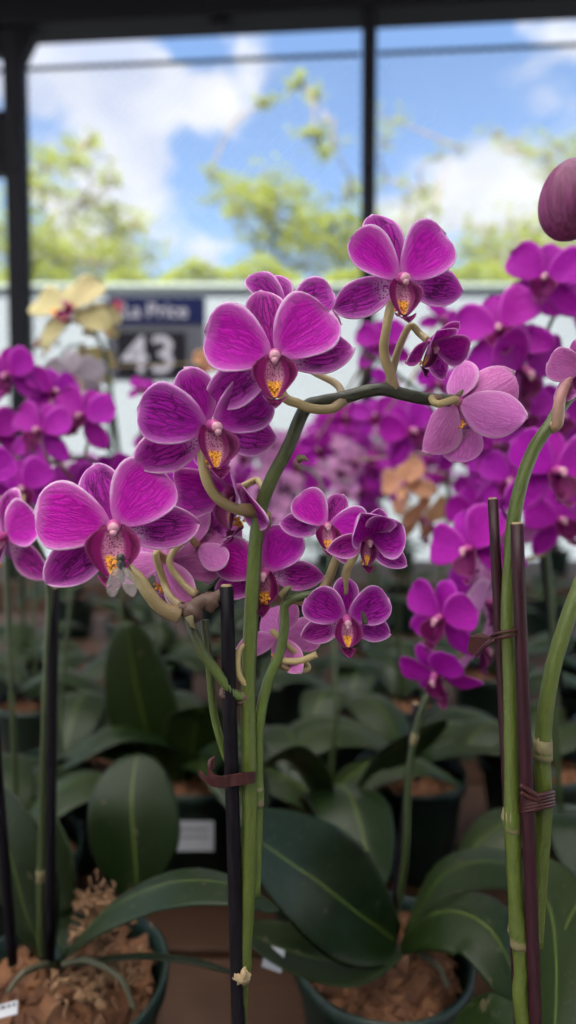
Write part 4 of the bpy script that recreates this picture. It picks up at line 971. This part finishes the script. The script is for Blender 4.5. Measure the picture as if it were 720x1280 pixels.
tree('leafy_tree', 'airy lime-green tree beyond the wall at the left, by the leftmost post', 9.0, 90,
     [(60, 215, 20), (90, 205, 14), (45, 235, 18), (112, 182, 13), (105, 300, 26), (60, 290, 26), (75, 320, 30), (120, 330, 28), (160, 330, 26), (50, 330, 26), (138, 222, 10), (100, 255, 16), (15, 320, 22), (5, 290, 16), (165, 280, 12), (140, 262, 12)], 'fol', 1)
tree('leafy_tree', 'spreading lime-green tree behind the centre of the fence, left of the post', 9.5, 370,
     [(262, 218, 9), (290, 245, 18), (318, 238, 18), (335, 265, 22), (350, 245, 18), (375, 275, 22), (395, 165, 13), (370, 105, 10), (392, 118, 8), (350, 290, 22), (400, 300, 28), (430, 320, 28), (380, 325, 26), (340, 322, 18), (430, 290, 20), (300, 268, 10), (415, 185, 9), (440, 235, 10), (330, 128, 6)], 'fol', 2)
tree('leafy_tree', 'thin pale tree behind the fence, right of the middle post', 10.5, 500,
     [(490, 150, 13), (485, 225, 11), (510, 245, 15), (535, 240, 15), (520, 275, 14), (545, 260, 11), (500, 300, 16), (480, 180, 10), (550, 195, 8), (575, 185, 7)], 'fol', 3, per=60)
tree('leafy_tree', 'dense bright green tree at the right behind the upper right flowers', 9.8, 640,
     [(620, 285, 20), (645, 295, 24), (600, 310, 20), (670, 290, 22), (620, 325, 22), (590, 335, 16), (650, 330, 24), (690, 320, 24), (720, 310, 24), (740, 280, 24)], 'fol', 4, per=110)
tree('leafy_tree', 'green branch-tipped tree at the top right edge of the mesh', 11.0, 790,
     [(625, 165, 9), (640, 178, 11), (660, 192, 13), (685, 195, 14), (700, 182, 14), (720, 190, 16), (740, 205, 20), (690, 215, 10), (770, 190, 26), (800, 220, 28), (780, 260, 28)], 'fol2', 5, per=80)
hd = empty('hedge', (0, 8.0, 0)); tag(hd, 'row of yellow-green bushes showing just above the pale wall', 'hedge')
g = G()
for k in range(14000):
    px = rr.uniform(-60, 790); yy = 8.0 + rr.uniform(-.35, .35); hgt = 34 * (.45 + 1.5 * noise.noise(Vector((px * .014, 3.1, 0))) + .35 * noise.noise(Vector((px * .05, 1, 0))))
    py = 384 - rr.random() ** .7 * max(4, hgt + 30); q = P(px, py, yy); a = rr.uniform(0, 6.28); s = .08 * rr.uniform(.6, 1.3)
    d = Vector((math.cos(a), math.sin(a), rr.uniform(-.6, .8))).normalized(); w = d.cross(Vector((rr.uniform(-.5, .5), rr.uniform(-.5, .5), 1))).normalized()
    g.add([q, q + d * s * .5 + w * s * .3, q + d * s, q + d * s * .5 - w * s * .3], [(0, 1, 2), (0, 2, 3)])
g.obj('foliage', M['fol'], hd, smooth=False)
g = G()
for k in range(26):
    x = -5 + k * .4; tube(g, [Vector((x, 8, 0.003)), Vector((x + .05, 8, 1.4)), Vector((x - .05, 8, 2.9))], lambda t: .03 - .015 * t, 6)
g.obj('stems', M['treebark'], hd)

st = empty('light_block_wall', (0, -4.6, 0)); tag(st, 'unseen grey wall added behind the viewer to block low front light', 'wall')  # unseen wall added to keep low light off the pots from the front
g = G(); box(g, (-5.2, -4.7, .004), (5.2, -4.5, zbeam + .2), 0, .01); g.obj('panel', M['blockwall'], st, smooth=False)
g = G(); box(g, (-1.2, -4.498, .004), (1.2, -4.47, 2.3), 0, .01); g.obj('door', M['steel'], st, smooth=False)

# ================================================================== light, sky, clouds
SUN_EL, SUN_AZ = 56, 205          # azimuth measured clockwise from +Y: behind the camera, a little left
w = bpy.data.worlds.new('World'); scene.world = w; w.use_nodes = True; nt = w.node_tree; nt.nodes.clear()
N = lambda t, **k: (lambda nd: ([setattr(nd, a, b) for a, b in k.items()], nd)[1])(nt.nodes.new(t))
sky = N('ShaderNodeTexSky', sky_type='NISHITA', sun_disc=False, sun_elevation=R(SUN_EL), sun_rotation=R(SUN_AZ), air_density=1.0, dust_density=.4, ozone_density=2.6)
tc = N('ShaderNodeTexCoord')
mp = N('ShaderNodeMapping'); mp.inputs['Scale'].default_value = (1, 1, 1.6); nt.links.new(tc.outputs['Generated'], mp.inputs[0])
nz = N('ShaderNodeTexNoise'); nz.inputs['Scale'].default_value = 5.5; nz.inputs['Detail'].default_value = 7; nz.inputs['Roughness'].default_value = .55; nz.inputs['Distortion'].default_value = .25
nt.links.new(mp.outputs[0], nz.inputs['Vector'])
def mth(op, a, b, clamp=False):
    nd = N('ShaderNodeMath', operation=op, use_clamp=clamp)
    for i, x in enumerate((a, b)):
        if isinstance(x, (int, float)): nd.inputs[i].default_value = x
        else: nt.links.new(x, nd.inputs[i])
    return nd.outputs[0]
acc = mth('MULTIPLY', mth('SUBTRACT', nz.outputs['Fac'], .5), 6.0)
acc = mth('ADD', acc, -.30)
for px, py, rad, amt in ((110, 80, .15, .8), (170, 140, .09, .6), (70, 200, .12, .35), (290, 85, .07, .55), (260, 130, .07, .5), (275, 300, .11, .75), (110, 300, .10, .5), (700, 110, .15, .7), (610, 230, .11, .7), (700, 250, .10, .6), (330, 220, .13, -.9), (240, 250, .07, -.5), (380, 120, .12, -.9), (540, 90, .08, -.6), (460, 300, .12, -.3)):
    dv = (P(px, py, 10) - CAM_LOC).normalized()
    vd = N('ShaderNodeVectorMath', operation='DISTANCE'); nt.links.new(tc.outputs['Generated'], vd.inputs[0]); vd.inputs[1].default_value = dv
    gq = mth('EXPONENT', mth('MULTIPLY', mth('MULTIPLY', mth('DIVIDE', vd.outputs['Value'], rad), mth('DIVIDE', vd.outputs['Value'], rad)), -1.0), 0)
    acc = mth('ADD', acc, mth('MULTIPLY', gq, amt))
mr = N('ShaderNodeMapRange', interpolation_type='SMOOTHSTEP'); nt.links.new(acc, mr.inputs[0]); mr.inputs[1].default_value = -.15; mr.inputs[2].default_value = .65
bg1 = N('ShaderNodeBackground'); bg1.inputs[1].default_value = .062; nt.links.new(sky.outputs[0], bg1.inputs[0])
bg2 = N('ShaderNodeBackground'); nz2 = N('ShaderNodeTexNoise'); nz2.inputs['Scale'].default_value = 7; nz2.inputs['Detail'].default_value = 5; nt.links.new(mp.outputs[0], nz2.inputs['Vector']); cr = N('ShaderNodeMapRange'); nt.links.new(nz2.outputs['Fac'], cr.inputs[0]); cr.inputs[1].default_value = .32; cr.inputs[2].default_value = .68
mc = N('ShaderNodeMix', data_type='RGBA'); nt.links.new(cr.outputs[0], mc.inputs[0]); mc.inputs[6].default_value = (.62, .68, .86, 1); mc.inputs[7].default_value = (1, 1, 1, 1); nt.links.new(mc.outputs[2], bg2.inputs[0]); bg2.inputs[1].default_value = .235
ms = N('ShaderNodeMixShader'); nt.links.new(mth('MULTIPLY', mr.outputs[0], .92), ms.inputs[0]); nt.links.new(bg1.outputs[0], ms.inputs[1]); nt.links.new(bg2.outputs[0], ms.inputs[2])
wo = N('ShaderNodeOutputWorld'); nt.links.new(ms.outputs[0], wo.inputs[0])
sl = bpy.data.lights.new('sun', 'SUN'); sl.energy = 5.0; sl.angle = R(.53); sl.color = (1, .96, .88)
so = bpy.data.objects.new('sun', sl); COL.objects.link(so)
sdir = Vector((math.sin(R(SUN_AZ)) * math.cos(R(SUN_EL)), math.cos(R(SUN_AZ)) * math.cos(R(SUN_EL)), math.sin(R(SUN_EL))))
so.rotation_euler = sdir.to_track_quat('Z', 'Y').to_euler()

scene.view_settings.view_transform = 'Standard'; scene.view_settings.look = 'None'; scene.view_settings.gamma = 1
scene.view_settings.exposure = 2.35
scene.render.engine = 'CYCLES'
cy = scene.cycles
cy.use_denoising = True
try: cy.denoiser = 'OPENIMAGEDENOISE'
except Exception: pass
cy.max_bounces = 7; cy.diffuse_bounces = 4; cy.glossy_bounces = 3; cy.transmission_bounces = 5; cy.transparent_max_bounces = 8
cy.caustics_reflective = False; cy.caustics_refractive = False; cy.sample_clamp_indirect = 6
